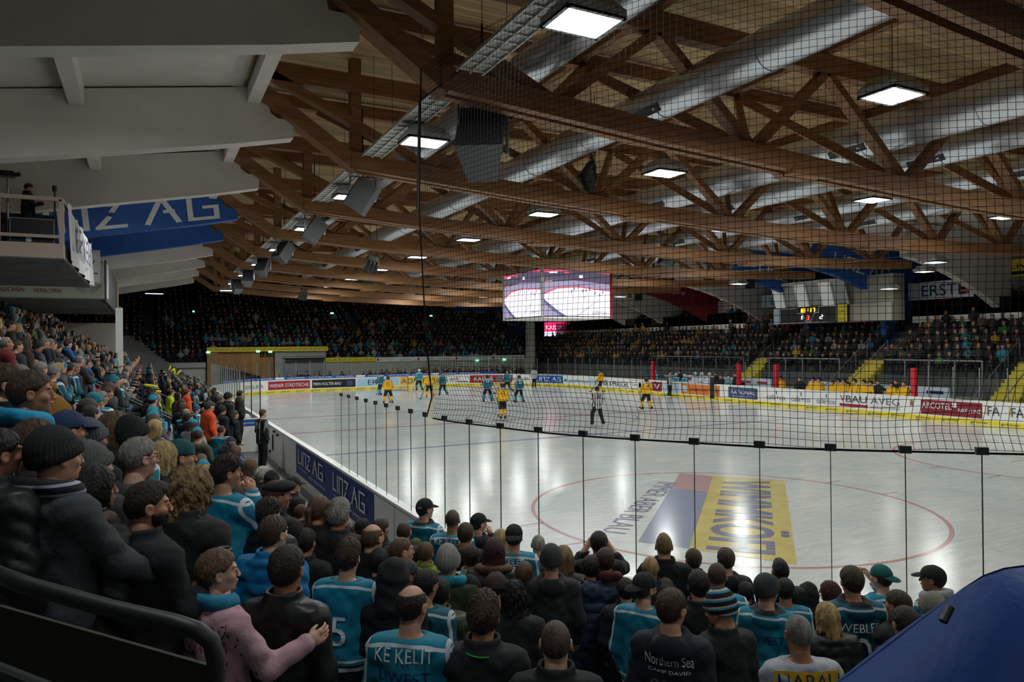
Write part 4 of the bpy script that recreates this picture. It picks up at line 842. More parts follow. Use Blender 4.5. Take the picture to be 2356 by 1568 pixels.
# ---- handrails in the left stand
def stand_rail(pts, label, r=.028):
    g = empty('handrail', pts[0]); o = np.array(pts[0]); mb = MB(); mb.tube([np.array(p)-o for p in pts], r, 10, STEEL); mb.build('rail_tube', g)
    for p in pts[::max(1, len(pts)//4)]:
        z = terrace(p[0], p[1]); q = np.array(p)-o; mb = MB(); mb.tube([q, (q[0], q[1], z-o[2]-.02)], .022, 8, STEEL); mb.build('rail_post', g)
    tag(g, label, 'handrail')
def slope_rail(y, x0, x1, h=1.0, n=8): return [(x0+(x1-x0)*k/n, y, terrace(x0+(x1-x0)*k/n, y)+h) for k in range(n+1)]
stand_rail([(-16.6, 21, .1), (-16.6, 21, 1.0)]+slope_rail(21, -16.9, -22.6), 'grey tubular handrail running down the left stand, nearer of the pair at the stairs', .034)
stand_rail(slope_rail(22.3, -16.9, -22.9), 'farther grey handrail of the pair beside the stairs of the left stand', .034)
stand_rail(slope_rail(33, -17.4, -23.4), 'distant grey handrail down the left stand beyond the vests')
# players' benches on the right
BW = mat('bench_back', (.55, .62, .72), .6)
for y0, y1, lb in ((31.9, 40.7, 'teal'), (20.0, 28.8, 'yellow')):
    g = empty('team_bench', (16.2, (y0+y1)/2, -.1)); l = (y1-y0)/2; mb = MB(); mb.box((.1, -l, .35), (.5, l, .42), WOODP); mb.box((.2, -l, 0), (.3, l, .35), GREYM); mb.build('seat', g)
    mb = MB(); mb.box((1.9, -l, .0), (2.0, l, 1.5), BW); [mb.box((1.88, -l+.3+k*1.5, 1.15), (1.9, -l+1.2+k*1.5, 1.3), RED if lb == 'teal' else NAVY) for k in range(6)]; mb.build('back_wall', g)
    tag(g, 'players bench of the %s team behind the right boards' % lb, 'bench')
    for yy, e in ((y0, 'near'), (y1, 'far')):
        mb = MB(); mb.box((15.1, yy-.1, 1.08), (15.35, yy+.1, 2.5), PINKR); tag(mb.build('padded_post'), 'red padded glass post at the %s end of the %s bench' % (e, lb), 'post')
# ================================================================ PEOPLE: surfaces grown from distance fields
def cap(P, a, b, ra, rb=None):
    rb = ra if rb is None else rb; a = np.array(a, np.float32); b = np.array(b, np.float32); ab = b-a
    t = np.clip(((P-a)@ab)/max(1e-9, float(ab@ab)), 0, 1); return np.linalg.norm(P-a-t[:, None]*ab, axis=1)-(ra+(rb-ra)*t)
def ell(P, c, r):
    q = (P-np.array(c, np.float32)); r = np.array(r, np.float32); k0 = np.linalg.norm(q/r, axis=1); k1 = np.linalg.norm(q/(r*r), axis=1)
    return k0*(k0-1)/np.maximum(k1, 1e-6)
def smin(a, b, k): h = np.clip(.5+.5*(b-a)/k, 0, 1); return b+(a-b)*h-k*h*(1-h)
def smax(a, b, k): return -smin(-a, -b, k)
def mir(P): Q = P.copy(); Q[:, 0] = np.abs(Q[:, 0]); return Q
def snet(fn, lo, hi, h):
    lo = np.array(lo, np.float32); hi = np.array(hi, np.float32); n = np.ceil((hi-lo)/h).astype(int)+1
    ax = [lo[i]+h*np.arange(n[i], dtype=np.float32) for i in range(3)]
    P = np.stack(np.meshgrid(*ax, indexing='ij'), -1).reshape(-1, 3); D = fn(P).reshape(n); S = D < 0
    cn = n-1; cnt = np.zeros(cn, int); acc = np.zeros((*cn, 3), np.float32); ec = np.zeros(cn, np.float32)
    offs = [(i, j, k) for i in (0, 1) for j in (0, 1) for k in (0, 1)]
    for o in offs: cnt += S[o[0]:o[0]+cn[0], o[1]:o[1]+cn[1], o[2]:o[2]+cn[2]]
    act = (cnt > 0) & (cnt < 8)
    for a in range(3):
        for u in (0, 1):
            for v in (0, 1):
                o = [0, 0, 0]; o[(a+1) % 3] = u; o[(a+2) % 3] = v; p = list(o); p[a] = 1
                d0 = D[o[0]:o[0]+cn[0], o[1]:o[1]+cn[1], o[2]:o[2]+cn[2]]; d1 = D[p[0]:p[0]+cn[0], p[1]:p[1]+cn[1], p[2]:p[2]+cn[2]]
                c = (d0 < 0) != (d1 < 0); t = np.where(c, d0/(d0-d1+1e-12), 0)
                for q in range(3): acc[..., q] += np.where(c, (t if q == a else o[q]), 0)
                ec += c
    idx = np.argwhere(act); ids = -np.ones(cn, int); ids[act] = np.arange(len(idx))
    V = lo+h*(idx+acc[act]/ec[act][:, None]); Fc = []
    for a in range(3):
        b, c = (a+1) % 3, (a+2) % 3; sl0 = [slice(None)]*3; sl1 = [slice(None)]*3
        sl0[a] = slice(0, n[a]-1); sl1[a] = slice(1, n[a]); sl0[b] = sl1[b] = slice(1, n[b]-1); sl0[c] = sl1[c] = slice(1, n[c]-1)
        s0, s1 = S[tuple(sl0)], S[tuple(sl1)]; E = np.argwhere(s0 != s1)
        if not len(E): continue
        fl = s0[tuple(E.T)]; B = E.copy(); B[:, b] += 1; B[:, c] += 1
        def g(db, dc): Q = B.copy(); Q[:, b] += db; Q[:, c] += dc; return ids[tuple(Q.T)]
        q = np.stack([g(-1, -1), g(0, -1), g(0, 0), g(-1, 0)], 1); q[~fl] = q[~fl][:, ::-1]; Fc.append(q)
    return V, np.concatenate(Fc) if Fc else np.zeros((0, 4), int)
def skull(P): return smin(ell(P, (0, -.015, .025), (.076, .096, .098)), ell(P, (0, .022, -.045), (.058, .066, .066)), .03)
def head_sdf(P):
    M = mir(P); d = skull(P); d = smin(d, ell(P, (0, .066, -.088), (.022, .018, .017)), .02)
    d = smin(d, cap(M, (0, .086, .02), (0, .103, -.017), .007, .010), .012); d = smin(d, ell(M, (.011, .1, -.024), (.009, .01, .007)), .006)
    d = smin(d, ell(M, (.026, .078, .036), (.026, .012, .008)), .012); d = smax(d, -ell(M, (.031, .1, .014), (.016, .017, .011)), .01)
    d = smin(d, ell(M, (.031, .077, .013), (.0135, .0125, .0115)), .002); d = smin(d, ell(P, (0, .088, -.047), (.022, .01, .007)), .006); d = smin(d, ell(P, (0, .086, -.06), (.018, .009, .006)), .006)
    d = smin(d, ell(M, (.044, .055, -.015), (.02, .022, .02)), .02)
    e = ell(M, (.082, -.008, 0), (.010, .021, .033)); e = smax(e, -ell(M, (.092, -.002, .004), (.008, .012, .02)), .004); d = smin(d, e, .006)
    return smin(d, cap(P, (0, -.022, -.06), (0, -.045, -.21), .058, .066), .03)
def hairnoise(P, f=1.0, a=.0022):
    th = np.arctan2(P[:, 0], P[:, 1]+.02); x, y, z = P.T; return a*(.7*np.sin(th*23*f+z*30)+.5*np.sin(th*41*f-z*55)+.5*np.sin(z*70*f+th*7)+1.1*np.sin(x*210+2*np.sin(z*60))*np.sin(y*190+z*120+1.5*np.sin(x*80)))
def cutl(P, y0=.085, z0=.078, y1=-.085, z1=-.075):
    n = np.array([z0-z1, -(y0-y1)]); n = n/np.linalg.norm(n); n = n if n[1] < 0 else -n
    return (P[:, 1]-y0)*n[0]*1+(P[:, 2]-z0)*n[1]
def ear_hole(P): return -ell(mir(P), (.085, .0, 0), (.02, .03, .036))
def hair_sdf(st):
    def f(P):
        s = skull(P); x, y, z = P.T; nz = hairnoise(P)
        if st == 'buzz': d = smax(s-.004, cutl(P), .004)
        elif st == 'short': d = smax(s-.013-.006*np.clip(z/.1, 0, 1)+nz, cutl(P), .008)
        elif st == 'fluffy': d = smax(np.minimum(s-.016, ell(P, (0, .0, .07), (.085, .105, .085)))+nz*2.0, cutl(P, .1, .075), .01)
        elif st == 'slick': d = smax(smin(s-.005, ell(P, (0, .0, .085), (.05, .1, .055)), .02)+nz*.8, cutl(P), .006)
        elif st == 'fringe': d = smax(smax(s-.007+nz*.5, cutl(P, .085, .085), .006), -ell(P, (0, -.0, .12), (.066, .095, .085)), .01)
        elif st in ('long', 'curly', 'bob'):
            L = {'long': -.30, 'curly': -.27, 'bob': -.13}[st]; k = 2.6 if st == 'curly' else 1.2
            d = smin(s-.02, smin(cap(P, (0, -.05, 0), (0, -.085, L), .088, .075), cap(mir(P), (.055, -.02, 0), (.075, -.045, L*.75), .045, .04), .03), .03)+nz*k+(.006*np.sin(x*90)*np.sin(y*80+z*60) if st == 'curly' else 0)
            d = smax(d, -ell(P, (0, .115, -.045), (.075, .085, .1)), .012); d = smax(d, z-.145, .01)
        elif st == 'pony':
            d = smax(s-.01+nz, np.minimum(cutl(P), ell(P, (0, -.1, -.02), (.05, .05, .07))), .006)
            d = smin(d, ell(P, (0, -.118, .03), (.026, .026, .026)), .01); d = smin(d, cap(P, (0, -.135, .02), (0, -.135, -.2), .03, .014)+nz, .012)
        elif st == 'beard': d = smax(smax(smin(skull(P)-.007, ell(P, (0, .064, -.088), (.026, .022, .022)), .02)+nz*.6, z+.022, .01), .0-y, .01); d = smax(d, -ell(P, (0, .1, -.05), (.024, .03, .012)), .004)
        elif st == 'braid':
            d = smax(s-.016+nz, np.minimum(cutl(P), ell(P, (0, -.08, -.06), (.06, .05, .07))), .006)
            for i in range(8): d = smin(d, ell(P, (.012*(-1)**i, -.118-.011*i, -.045-i*.032), (.030-.0014*i, .026, .026)), .008)
        d = smax(d, ear_hole(P), .004) if st in ('buzz', 'short', 'fluffy', 'slick', 'fringe', 'pony', 'braid') else d
        return d
    return f
def hat_sdf(st):
    def f(P):
        s = skull(P); x, y, z = P.T; th = np.arctan2(x, y+.015)
        if st in ('cap', 'capback', 'capside'):
            Q = P.copy()
            if st == 'capback': Q[:, 1] = -Q[:, 1]-.03
            dome = smax(smin(s-.014, ell(P, (0, -.015, .055), (.088, .108, .088)), .02), .036-z-(.0 if st == 'cap' else .0)+.15*(y if st == 'cap' else -y), .006)
            dome = dome-.0015*np.cos(th*6); bz = .052-.9*(Q[:, 1]-.08)**2*4-.9*Q[:, 0]**2*4
            br = np.maximum(np.abs(Q[:, 2]-bz)-.004, ell(Q*np.array([1, 1, .0], np.float32), (0, .095, 0), (.078, .085, 1))); br = np.maximum(br, .05-Q[:, 1])
            d = smin(dome, br, .004); d = smin(d, ell(P, (0, -.015, .146), (.01, .01, .006)), .003)
        elif st == 'flatcap': d = smax(ell(P, (0, .015, .085), (.105, .135, .05)), -ell(P, (0, 0, -.05), (.2, .2, .09)), .01)
        elif st in ('beanie', 'slouch', 'bobble'):
            up = .13 if st == 'slouch' else .118
            d = smin(s-.018, ell(P, (0, -.035 if st != 'slouch' else -.06, .06), (.088, .108 if st != 'slouch' else .125, up-.01)), .03)
            rib = .0028*np.cos(th*34); cut = .012-z-.32*(-y)-.01
            band = smax(s-.028, np.abs(z-.034+.32*y*-1)-.026, .008); d = smin(smax(d+rib, cut, .006), band+rib, .006)
            if st == 'bobble': d = np.minimum(d, ell(P, (0, -.02, .2), (.042, .042, .042))+.005*np.sin(P[:, 0]*160)*np.sin(P[:, 1]*150)*np.sin(P[:, 2]*140))
        elif st == 'hood': d = smax(smin(ell(P, (0, -.03, .03), (.115, .135, .145)), cap(P, (0, -.06, -.08), (0, -.07, -.18), .11, .12), .04)+.004*np.sin(z*60+x*30), -smin(ell(P, (0, .08, .0), (.078, .13, .115)), ell(P, (0, 0, 0), (.085, .11, .12)), .02), .01)
        elif st == 'helmet':
            d = smax(s-.028, .0-z-.35*-y-.0, .008); d = smin(d, smax(s-.026, np.abs(z+.01)-.045+np.maximum(0, y*2), .006), .006); d = smax(d, -ell(P, (0, .12, -.02), (.07, .1, .075)), .01); d = d-.003*np.cos(x*120)
        elif st == 'mask': d = smax(smin(s-.03, ell(P, (0, .05, -.03), (.085, .09, .1)), .02), -np.minimum(ell(P, (0, .13, .0), (.05, .04, .05)), 9), .01)
        elif st == 'phones':
            a = np.abs(np.sqrt(x*x+(z-.01)**2)-.105)-.006; d = np.maximum(np.maximum(a, np.abs(y+.01)-.014), -z); d = np.minimum(d, ell(mir(P), (.098, -.01, -.0), (.022, .035, .042)))
        return d
    return f
POSES = {  # shoulder-elbow-wrist, right then left (right hand is +x)
    'down': (((.235, -.04, 1.12), (.225, .06, .9)), ((-.235, -.04, 1.12), (-.225, .06, .9))),
    'front': (((.25, .02, 1.12), (.07, .22, 1.08)), ((-.25, .02, 1.12), (-.07, .22, 1.06))),
    'pocket': (((.27, -.06, 1.13), (.19, .11, .97)), ((-.27, -.06, 1.13), (-.19, .11, .97))),
    'cross': (((.25, .05, 1.14), (-.06, .2, 1.2)), ((-.25, .05, 1.14), (.08, .23, 1.16))),
    'chin': (((.22, .14, 1.2), (.075, .2, 1.45)), ((-.25, .02, 1.12), (.06, .22, 1.1))),
    'photo': (((.25, .2, 1.33), (.1, .3, 1.55)), ((-.25, .2, 1.33), (-.1, .3, 1.55))),
    'cup': (((.23, .06, 1.13), (.17, .3, 1.22)), ((-.235, -.04, 1.12), (-.225, .06, .9))),
    'cupl': (((.235, -.04, 1.12), (.225, .06, .9)), ((-.23, .08, 1.13), (-.14, .32, 1.22))),
    'rail': (((.27, .12, 1.14), (.3, .36, 1.0)), ((-.25, .02, 1.12), (-.2, .2, 1.0))),
    'hug': (((.27, .14, 1.13), (.34, .34, 1.2)), ((-.25, .02, 1.12), (-.1, .22, 1.08))),
    'arms_out': (((.45, .02, 1.36), (.62, .12, 1.5)), ((-.45, .02, 1.36), (-.62, .12, 1.5))),
    'clap': (((.25, .1, 1.15), (.05, .3, 1.3)), ((-.25, .1, 1.15), (-.05, .3, 1.3))),
    'stick': (((.3, .06, 1.12), (.22, .3, 1.0)), ((-.26, .12, 1.12), (-.05, .36, .92)))}
LEGS = {'stand': (((.1, .02, .5), (.11, -.03, .08)), ((-.1, .02, .5), (-.11, -.03, .08))),
        'sit': (((.12, .42, .94), (.12, .43, .53)), ((-.12, .42, .94), (-.12, .43, .53))),
        'skate': (((.2, .12, .52), (.27, -.02, .12)), ((-.2, .12, .52), (-.27, -.02, .12))),
        'stride': (((.16, .2, .55), (.2, .3, .14)), ((-.14, .02, .5), (-.3, -.28, .16)))}
def hand(P, E, W, sgn, curl):
    f = np.array(W)-np.array(E); f /= np.linalg.norm(f); inn = np.array([-sgn, .25, .0]); s = np.cross(f, inn); s /= np.linalg.norm(s); n = np.cross(s, f); n /= np.linalg.norm(n)
    if n[0]*sgn > 0: n = -n
    W = np.array(W); d = cap(P, W, W+f*.045, .028, .03); d = smin(d, smin(cap(P, W+f*.05+s*.022, W+f*.085+s*.026, .017), cap(P, W+f*.05-s*.022, W+f*.085-s*.026, .017), .02), .02)
    for i, (o, L) in enumerate(((.031, .9), (.011, 1.05), (-.010, 1.0), (-.030, .8))):
        a = W+f*(.088-abs(o)*.25)+s*o; b = a+(f*math.cos(curl*.6)+n*math.sin(curl*.6))*.036*L; c = b+(f*math.cos(curl*1.5)+n*math.sin(curl*1.5))*.028*L; e = c+(f*math.cos(curl*2.2)+n*math.sin(curl*2.2))*.02*L
        d = smin(d, np.minimum(np.minimum(cap(P, a, b, .0095, .009), cap(P, b, c, .009, .008)), cap(P, c, e, .008, .007)), .005)
    a = W+f*.028+s*.028+n*.008; b = a+f*.03+s*.02+n*.014; c = b+f*.03+n*.012; return smin(d, np.minimum(cap(P, a, b, .013, .011), cap(P, b, c, .011, .009)), .01)
def torso(P, g=0.0, fat=1.0):
    d = smin(ell(P, (0, .0, 1.27), ((.165+g)*fat, (.105+g)*fat, .2+g)), ell(P, (0, .012, 1.05), ((.15+g)*fat, (.108+g)*fat, .18+g)), .08)
    d = smin(d, ell(P, (0, 0, .93), (.158+g, .115+g, .13+g)), .06); return smin(d, cap(mir(P), (.02, -.02, 1.425), (.17, -.015, 1.385), .066+g*.7, .062+g*.7), .06)
def arms(P, pose, g=0.0, end=1.0):
    d = None
    for sg, (E, W) in zip((1, -1), POSES[pose]):
        S = np.array((sg*.175, -.015, 1.385)); E = np.array(E); W = np.array(W); W2 = E+(W-E)*end
        a = smin(cap(P, S, E, .056+g, .045+g), cap(P, E, W2, .043+g, .032+g), .03); d = a if d is None else np.minimum(d, a)
    return d
def legs(P, leg, g=0.0, shoe=False):
    d = None
    for sg, (K, A) in zip((1, -1), LEGS[leg]):
        Hp = np.array((sg*.085, 0, .9)); K = np.array(K); A = np.array(A)
        a = smin(cap(P, Hp, K, .082+g, .055+g), cap(P, K, A, .054+g, .038+g), .03)
        if shoe: a = smin(a, ell(P, A+np.array((0, .06, -.035)), (.045, .13, .042)), .02)
        d = a if d is None else np.minimum(d, a)
    return d
def wrinkle(P, a=.005):
    x, y, z = P.T; return a*(1.1*(.5-np.abs(np.sin(z*19+x*14+1.7*np.sin(y*13+x*9))))+.8*(.5-np.abs(np.sin(x*31-z*23+2*np.sin(z*11+y*9))))+np.sin(z*38+x*17+2*np.sin(y*21))*.5+np.sin(z*61-x*33+y*25)*.35+np.sin(x*47+z*23+3*np.sin(z*13))*.4)
ARR = {}
def arr(key, fn):
    if key not in ARR: ARR[key] = fn()
    return ARR[key]
def get_head(h): return arr(('head', h), lambda: snet(head_sdf, (-.13, -.15, -.215), (.13, .15, .15), h))
def rot_head(V, yaw, pitch=0.0):
    c, s = math.cos(pitch), math.sin(pitch); V = V @ np.array([[1, 0, 0], [0, c, s], [0, -s, c]]); c, s = math.cos(yaw), math.sin(yaw)
    return V @ np.array([[c, s, 0], [-s, c, 0], [0, 0, 1]])
HC = np.array([0, .03, 1.615])
MESH = {}
def mk_mesh(name, parts, smooth=True):
    V = np.concatenate([p[0] for p in parts]); off = 0; Fs = []; mi = []
    for v, f, *r in parts: Fs.append(np.asarray(f)+off); off += len(v); mi += [r[0] if r else 0]*len(f)
    Fa = np.concatenate(Fs); me = bpy.data.meshes.new(name); me.vertices.add(len(V)); me.vertices.foreach_set('co', V.astype(np.float32).ravel())
    me.loops.add(Fa.size); me.loops.foreach_set('vertex_index', Fa.ravel().astype(np.int32)); me.polygons.add(len(Fa))
    me.polygons.foreach_set('loop_start', np.arange(0, Fa.size, 4, dtype=np.int32)); me.update(calc_edges=True)
    me.polygons.foreach_set('use_smooth', np.ones(len(Fa), bool)); return me, mi
def body_mesh(pose, leg, yaw, lod, pitch=0.0):
    key = ('body', pose, leg, yaw, lod, pitch)
    if key in MESH: return MESH[key]
    h = (.0065, .017, .0055) if lod == 0 else (.012, .032, .012)
    hv, hf = get_head(h[0]); hv2 = rot_head(hv.copy(), -yaw, pitch)+HC
    def bd(P): return smin(smin(torso(P, -.012), arms(P, pose, -.002), .02), smin(legs(P, leg, -.004, True), cap(P, (0, -.02, 1.4), (0, -.008, 1.52), .056), .02), .03)
    bv, bf = arr(('b', pose, leg, lod), lambda: snet(bd, (-.72, -.45, -.02), (.72, .62, 1.72), h[1]))
    parts = [(hv2, hf), (bv, bf)]
    if lod == 0:
        for sg, (E, W) in zip((1, -1), POSES[pose]):
            curl = .95 if pose in ('cup', 'cupl', 'photo', 'stick', 'rail') else .5; lo = np.array(W)-.14; hi = np.array(W)+.14
            parts.append(arr(('h', pose, sg, lod), lambda: snet(lambda P: hand(P, E, W, sg, curl), lo, hi, h[2])))
    me, _ = mk_mesh('body_%s' % pose, parts)
    hn = len(hv2); L = hv; ii = np.zeros(len(me.polygons), np.int32)
    me.materials.append(None); me.materials.append(None)
    cen = hv[hf].mean(1); M = np.abs(cen[:, 0]); eye = (((M-.031)/.0125)**2+((cen[:, 2]-.013)/.0075)**2 < 1) & (cen[:, 1] > .078); ii[:len(hf)] = np.where(eye, 1, 0)
    if lod == 0: me.polygons.foreach_set('material_index', ii)
    MESH[key] = me; return me
def hair_mesh(st, lod):
    key = ('hair', st, lod)
    if key not in MESH:
        h = .0065 if lod == 0 else .013; MESH[key] = mk_mesh('hair_'+st, [snet(hair_sdf(st), (-.17, -.21, -.36), (.17, .17, .19), h)])[0]
    return MESH[key]
def hat_mesh(st, lod):
    key = ('hat', st, lod)
    if key not in MESH:
        h = .0065 if lod == 0 else .012; MESH[key] = mk_mesh('hat_'+st, [snet(hat_sdf(st), (-.17, -.25, -.22), (.17, .22, .26), h)])[0]
    return MESH[key]
def top_sdf(style, pose):
    def f(P):
        x, y, z = P.T; g = {'jersey': .036, 'hoodie': .036, 'puffer': .055, 'coat': .042, 'longcoat': .055, 'tee': .03, 'leather': .03, 'pads': .07}[style]
        hem = {'longcoat': .55, 'tee': .8, 'jersey': .76, 'pads': .86}.get(style, .82)
        d = torso(P, g)
        if style in ('jersey', 'longcoat', 'tee', 'pads'): d = smin(d, cap(P*np.array([.84, 1, 1], np.float32), (0, 0, hem-.05), (0, 0, 1.1), .135+g*.8, .12+g), .05)
        ag = {'puffer': .034, 'longcoat': .03, 'pads': .034}.get(style, .02); a = arms(P, pose, ag, .55 if style == 'tee' else .96)
        if style in ('puffer', 'longcoat'):
            q = -.015*np.abs(np.sin(z*math.pi/.095))**.5; d = d+q+.013; a = a+.011-.016*np.abs(np.sin((z*.8+y*.6)*math.pi/.08))**.5
        d = smin(d, a, .035)+wrinkle(P, .0045 if style != 'leather' else .003)
        d = smax(d, hem-z, .008); d = smax(d, z-1.475, .01); d = smax(d, -cap(P, (0, -.005, 1.38), (0, .02, 1.7), .062, .07), .01)
        if style == 'hoodie':
            ringd = np.sqrt((np.sqrt((x/1.1)**2+(y+.02)**2)-.085)**2+((z-1.47+.35*(-y)*-1*-.6)/1.1)**2)-.03; d = smin(d, ringd, .02)
            d = smin(d, smax(ell(P, (0, -.115, 1.43), (.115, .065, .085)), -ell(P, (0, -.10, 1.5), (.06, .035, .05)), .01), .02)
        elif style in ('puffer', 'coat', 'longcoat', 'leather'):
            r = np.sqrt(x*x/1.15+(y+.015)**2); col = np.maximum(np.abs(r-.083)-.013, np.abs(z-1.48)-.05); d = smin(d, col, .03)
            if style == 'longcoat': d = smin(d, ell(P, (0, -.12, 1.44), (.11, .06, .1))+wrinkle(P, .006), .02)
        return d
    return f
def top_mesh(style, pose, lod):
    key = ('top', style, pose, lod)
    if key not in MESH:
        h = .0135 if lod == 0 else .03; MESH[key] = mk_mesh(style, [snet(top_sdf(style, pose), (-.74, -.45, .48 if style == 'longcoat' else .72), (.74, .6, 1.62), h)])[0]
    return MESH[key]
def trouser_mesh(leg, lod):
    key = ('tr', leg, lod)
    if key not in MESH:
        h = .018 if lod == 0 else .034
        MESH[key] = mk_mesh('trousers', [snet(lambda P: smax(smin(legs(P, leg, .02 if leg in ('stand', 'sit') else .035), ell(P, (0, 0, .93), (.175, .135, .13)), .04)+wrinkle(P, .004), (.06-P[:, 2]) if leg != 'sit' else (.48-P[:, 2]), .01), (-.5, -.5, 0), (.5, .62, 1.08), h)])[0]
    return MESH[key]
def fur_mesh(lod):
    if ('fur', lod) not in MESH:
        def f(P):
            x, y, z = P.T; r = np.sqrt((x/1.25)**2+(y+.03)**2); return np.sqrt((r-.105)**2+(z-1.47-.3*y*-.5)**2)-.042+.008*np.sin(x*130)*np.sin(y*120+z*50)*np.cos(z*110)
        MESH[('fur', lod)] = mk_mesh('fur_trim', [snet(f, (-.22, -.24, 1.36), (.22, .18, 1.6), .009)])[0]
    return MESH[('fur', lod)]
def scarf_mesh(lod):
    if ('scarf', lod) not in MESH:
        def f(P):
            x, y, z = P.T; r = np.sqrt((x/1.2)**2+(y+.015)**2); d = np.sqrt(((r-.102)/.75)**2+((z-1.485+.25*y)/1.0)**2)-.046+wrinkle(P, .003); return smin(d, cap(mir(P), (.07, .08, 1.45), (.09, .16, 1.12), .03)+.012, .02)
        MESH[('scarf', lod)] = mk_mesh('scarf', [snet(f, (-.2, -.2, 1.05), (.2, .24, 1.58), .01 if lod == 0 else .02)])[0]
    return MESH[('scarf', lod)]
def glasses_mesh():
    if 'gl' not in MESH:
        mb = MB()
        for sx in (-1, 1):
            mb.tube([(sx*.034+.024*math.cos(t*.628), .098, .012+.018*math.sin(t*.628)) for t in range(11)], .0022, 5, BLACKM); mb.tube([(sx*.058, .096, .018), (sx*.086, .0, .012)], .0022, 5, BLACKM)
        mb.tube([(-.01, .1, .014), (.01, .1, .014)], .002, 5, BLACKM); o = mb.build('glasses'); MESH['gl'] = o.data; bpy.data.objects.remove(o)
    return MESH['gl']
# ---- cloth, skin, hair materials
def lin(h):
    h = h.lstrip('#'); c = [int(h[i:i+2], 16)/255 for i in (0, 2, 4)]; return tuple(x/12.92 if x <= .04045 else ((x+.055)/1.055)**2.4 for x in c)
def skin(i):
    c = ('#c89478', '#b98468', '#d0a088', '#a87458')[i % 4]; return mat('skin_%d' % (i % 4), lin(c), .5, var=.12, vs=14)
EYE = mat('eye', (.05, .035, .03), .25)
def hairm(k):
    c = dict(black='#15110f', dark='#241a14', brown='#3f2c1e', lbrown='#5c432c', blond='#a98a58', dblond='#7d6440', grey='#76726c', white='#a8a49c', red='#3a1119', ginger='#4a2418', lgrey='#8d8880', shaved='#4b3a30')[k]
    return mat('hair_'+k, tuple(v*1.1+.001 for v in lin(c)), .5, var=.55, vs=30, stretch=(1, 1, .18), bump=.8, bs=160)
def cloth(c, kind='cloth'):
    return mat(kind+'_'+c.strip('#'), tuple(min(.8, v*1.15+.002) for v in lin(c)), .42 if kind == 'leather' else (.5 if kind == 'nylon' else .85), var=.15, vs=12, bump=.22, bs=55 if kind == 'cloth' else 16)
def jersey_mat(name, base, stripe, body2=None, dark='#0c1216'):
    if name in MC: return MC[name]
    m, N, L, b = nodes_of(name); b.inputs['Roughness'].default_value = .75; tc = N.new('ShaderNodeTexCoord'); s = N.new('ShaderNodeSeparateXYZ'); L.new(tc.outputs['Object'], s.inputs[0])
    ax = _math(N, L, 'ABSOLUTE', s.outputs[0]); z = s.outputs[2]; M = lambda o, a, b=None: _math(N, L, o, a, b)
    arc = M('ADD', z, M('MULTIPLY', M('MULTIPLY', ax, ax), .5)); st1 = M('LESS_THAN', M('ABSOLUTE', M('SUBTRACT', arc, 1.452)), .009)
    side = M('LESS_THAN', M('ABSOLUTE', M('SUBTRACT', M('ADD', ax, M('MULTIPLY', z, .12)), .405)), .010)
    hem = M('LESS_THAN', M('ABSOLUTE', M('SUBTRACT', z, .87)), .014); hem2 = M('LESS_THAN', M('ABSOLUTE', M('SUBTRACT', z, .93)), .008)
    nck = M('GREATER_THAN', z, 1.475); stripes = M('MAXIMUM', M('MAXIMUM', st1, side), M('MAXIMUM', hem, hem2))
    low = M('LESS_THAN', z, .9); blk = M('GREATER_THAN', M('ADD', ax, M('MULTIPLY', z, .12)), .47)
    nz = N.new('ShaderNodeTexNoise'); nz.inputs['Scale'].default_value = 9; L.new(tc.outputs['Object'], nz.inputs['Vector'])
    def mix(f, A, B):
        x = N.new('ShaderNodeMix'); x.data_type = 'RGBA'; L.new(f, x.inputs[0])
        for i, q in ((6, A), (7, B)):
            if isinstance(q, tuple): x.inputs[i].default_value = (*q, 1)
            else: L.new(q, x.inputs[i])
        return x.outputs[2]
    c = mix(nz.outputs['Fac'], tuple(v*.8 for v in lin(base)), tuple(min(1, v*1.2) for v in lin(base))); c = mix(low, c, lin(dark)); c = mix(blk, c, lin(body2 or base)); c = mix(stripes, c, lin(stripe)); c = mix(nck, c, lin(dark)); L.new(c, b.inputs['Base Color'])
    return m
def stripe_mat(name, ax, period, cols, duty=.5, off=0.0):
    if name in MC: return MC[name]
    m, N, L, b = nodes_of(name); b.inputs['Roughness'].default_value = .85; tc = N.new('ShaderNodeTexCoord'); s = N.new('ShaderNodeSeparateXYZ'); L.new(tc.outputs['Object'], s.inputs[0])
    f = _math(N, L, 'FRACT', _math(N, L, 'DIVIDE', _math(N, L, 'ADD', s.outputs[ax], off+10*period), period)); rp = N.new('ShaderNodeValToRGB'); rp.color_ramp.interpolation = 'CONSTANT'
    e = rp.color_ramp.elements; e[0].position = 0; e[0].color = (*lin(cols[0]), 1); e[1].position = duty; e[1].color = (*lin(cols[1]), 1)
    if len(cols) > 2: k = e.new((1+duty)/2); k.color = (*lin(cols[2]), 1)
    L.new(f, rp.inputs[0]); L.new(rp.outputs[0], b.inputs['Base Color']); return m
TEALJ = jersey_mat('teal_jersey', '#0f7f9a', '#d8dce2'); TEALD = jersey_mat('dark_teal_jersey', '#0c5a6e', '#c8ccd2', '#0a1418'); YELJ = jersey_mat('yellow_jersey', '#e0ae12', '#15130e', '#e0ae12', '#1a1612'); WHTJ = jersey_mat('white_jersey', '#bcc4ca', '#157c98', '#bcc4ca')
REFJ = stripe_mat('referee_stripes', 0, .09, ('#0e0f12', '#d6d8da')); STRB = stripe_mat('striped_beanie_knit', 2, .052, ('#101214', '#2f8fb0', '#b8b4a4'), .55)
KNIT = {}
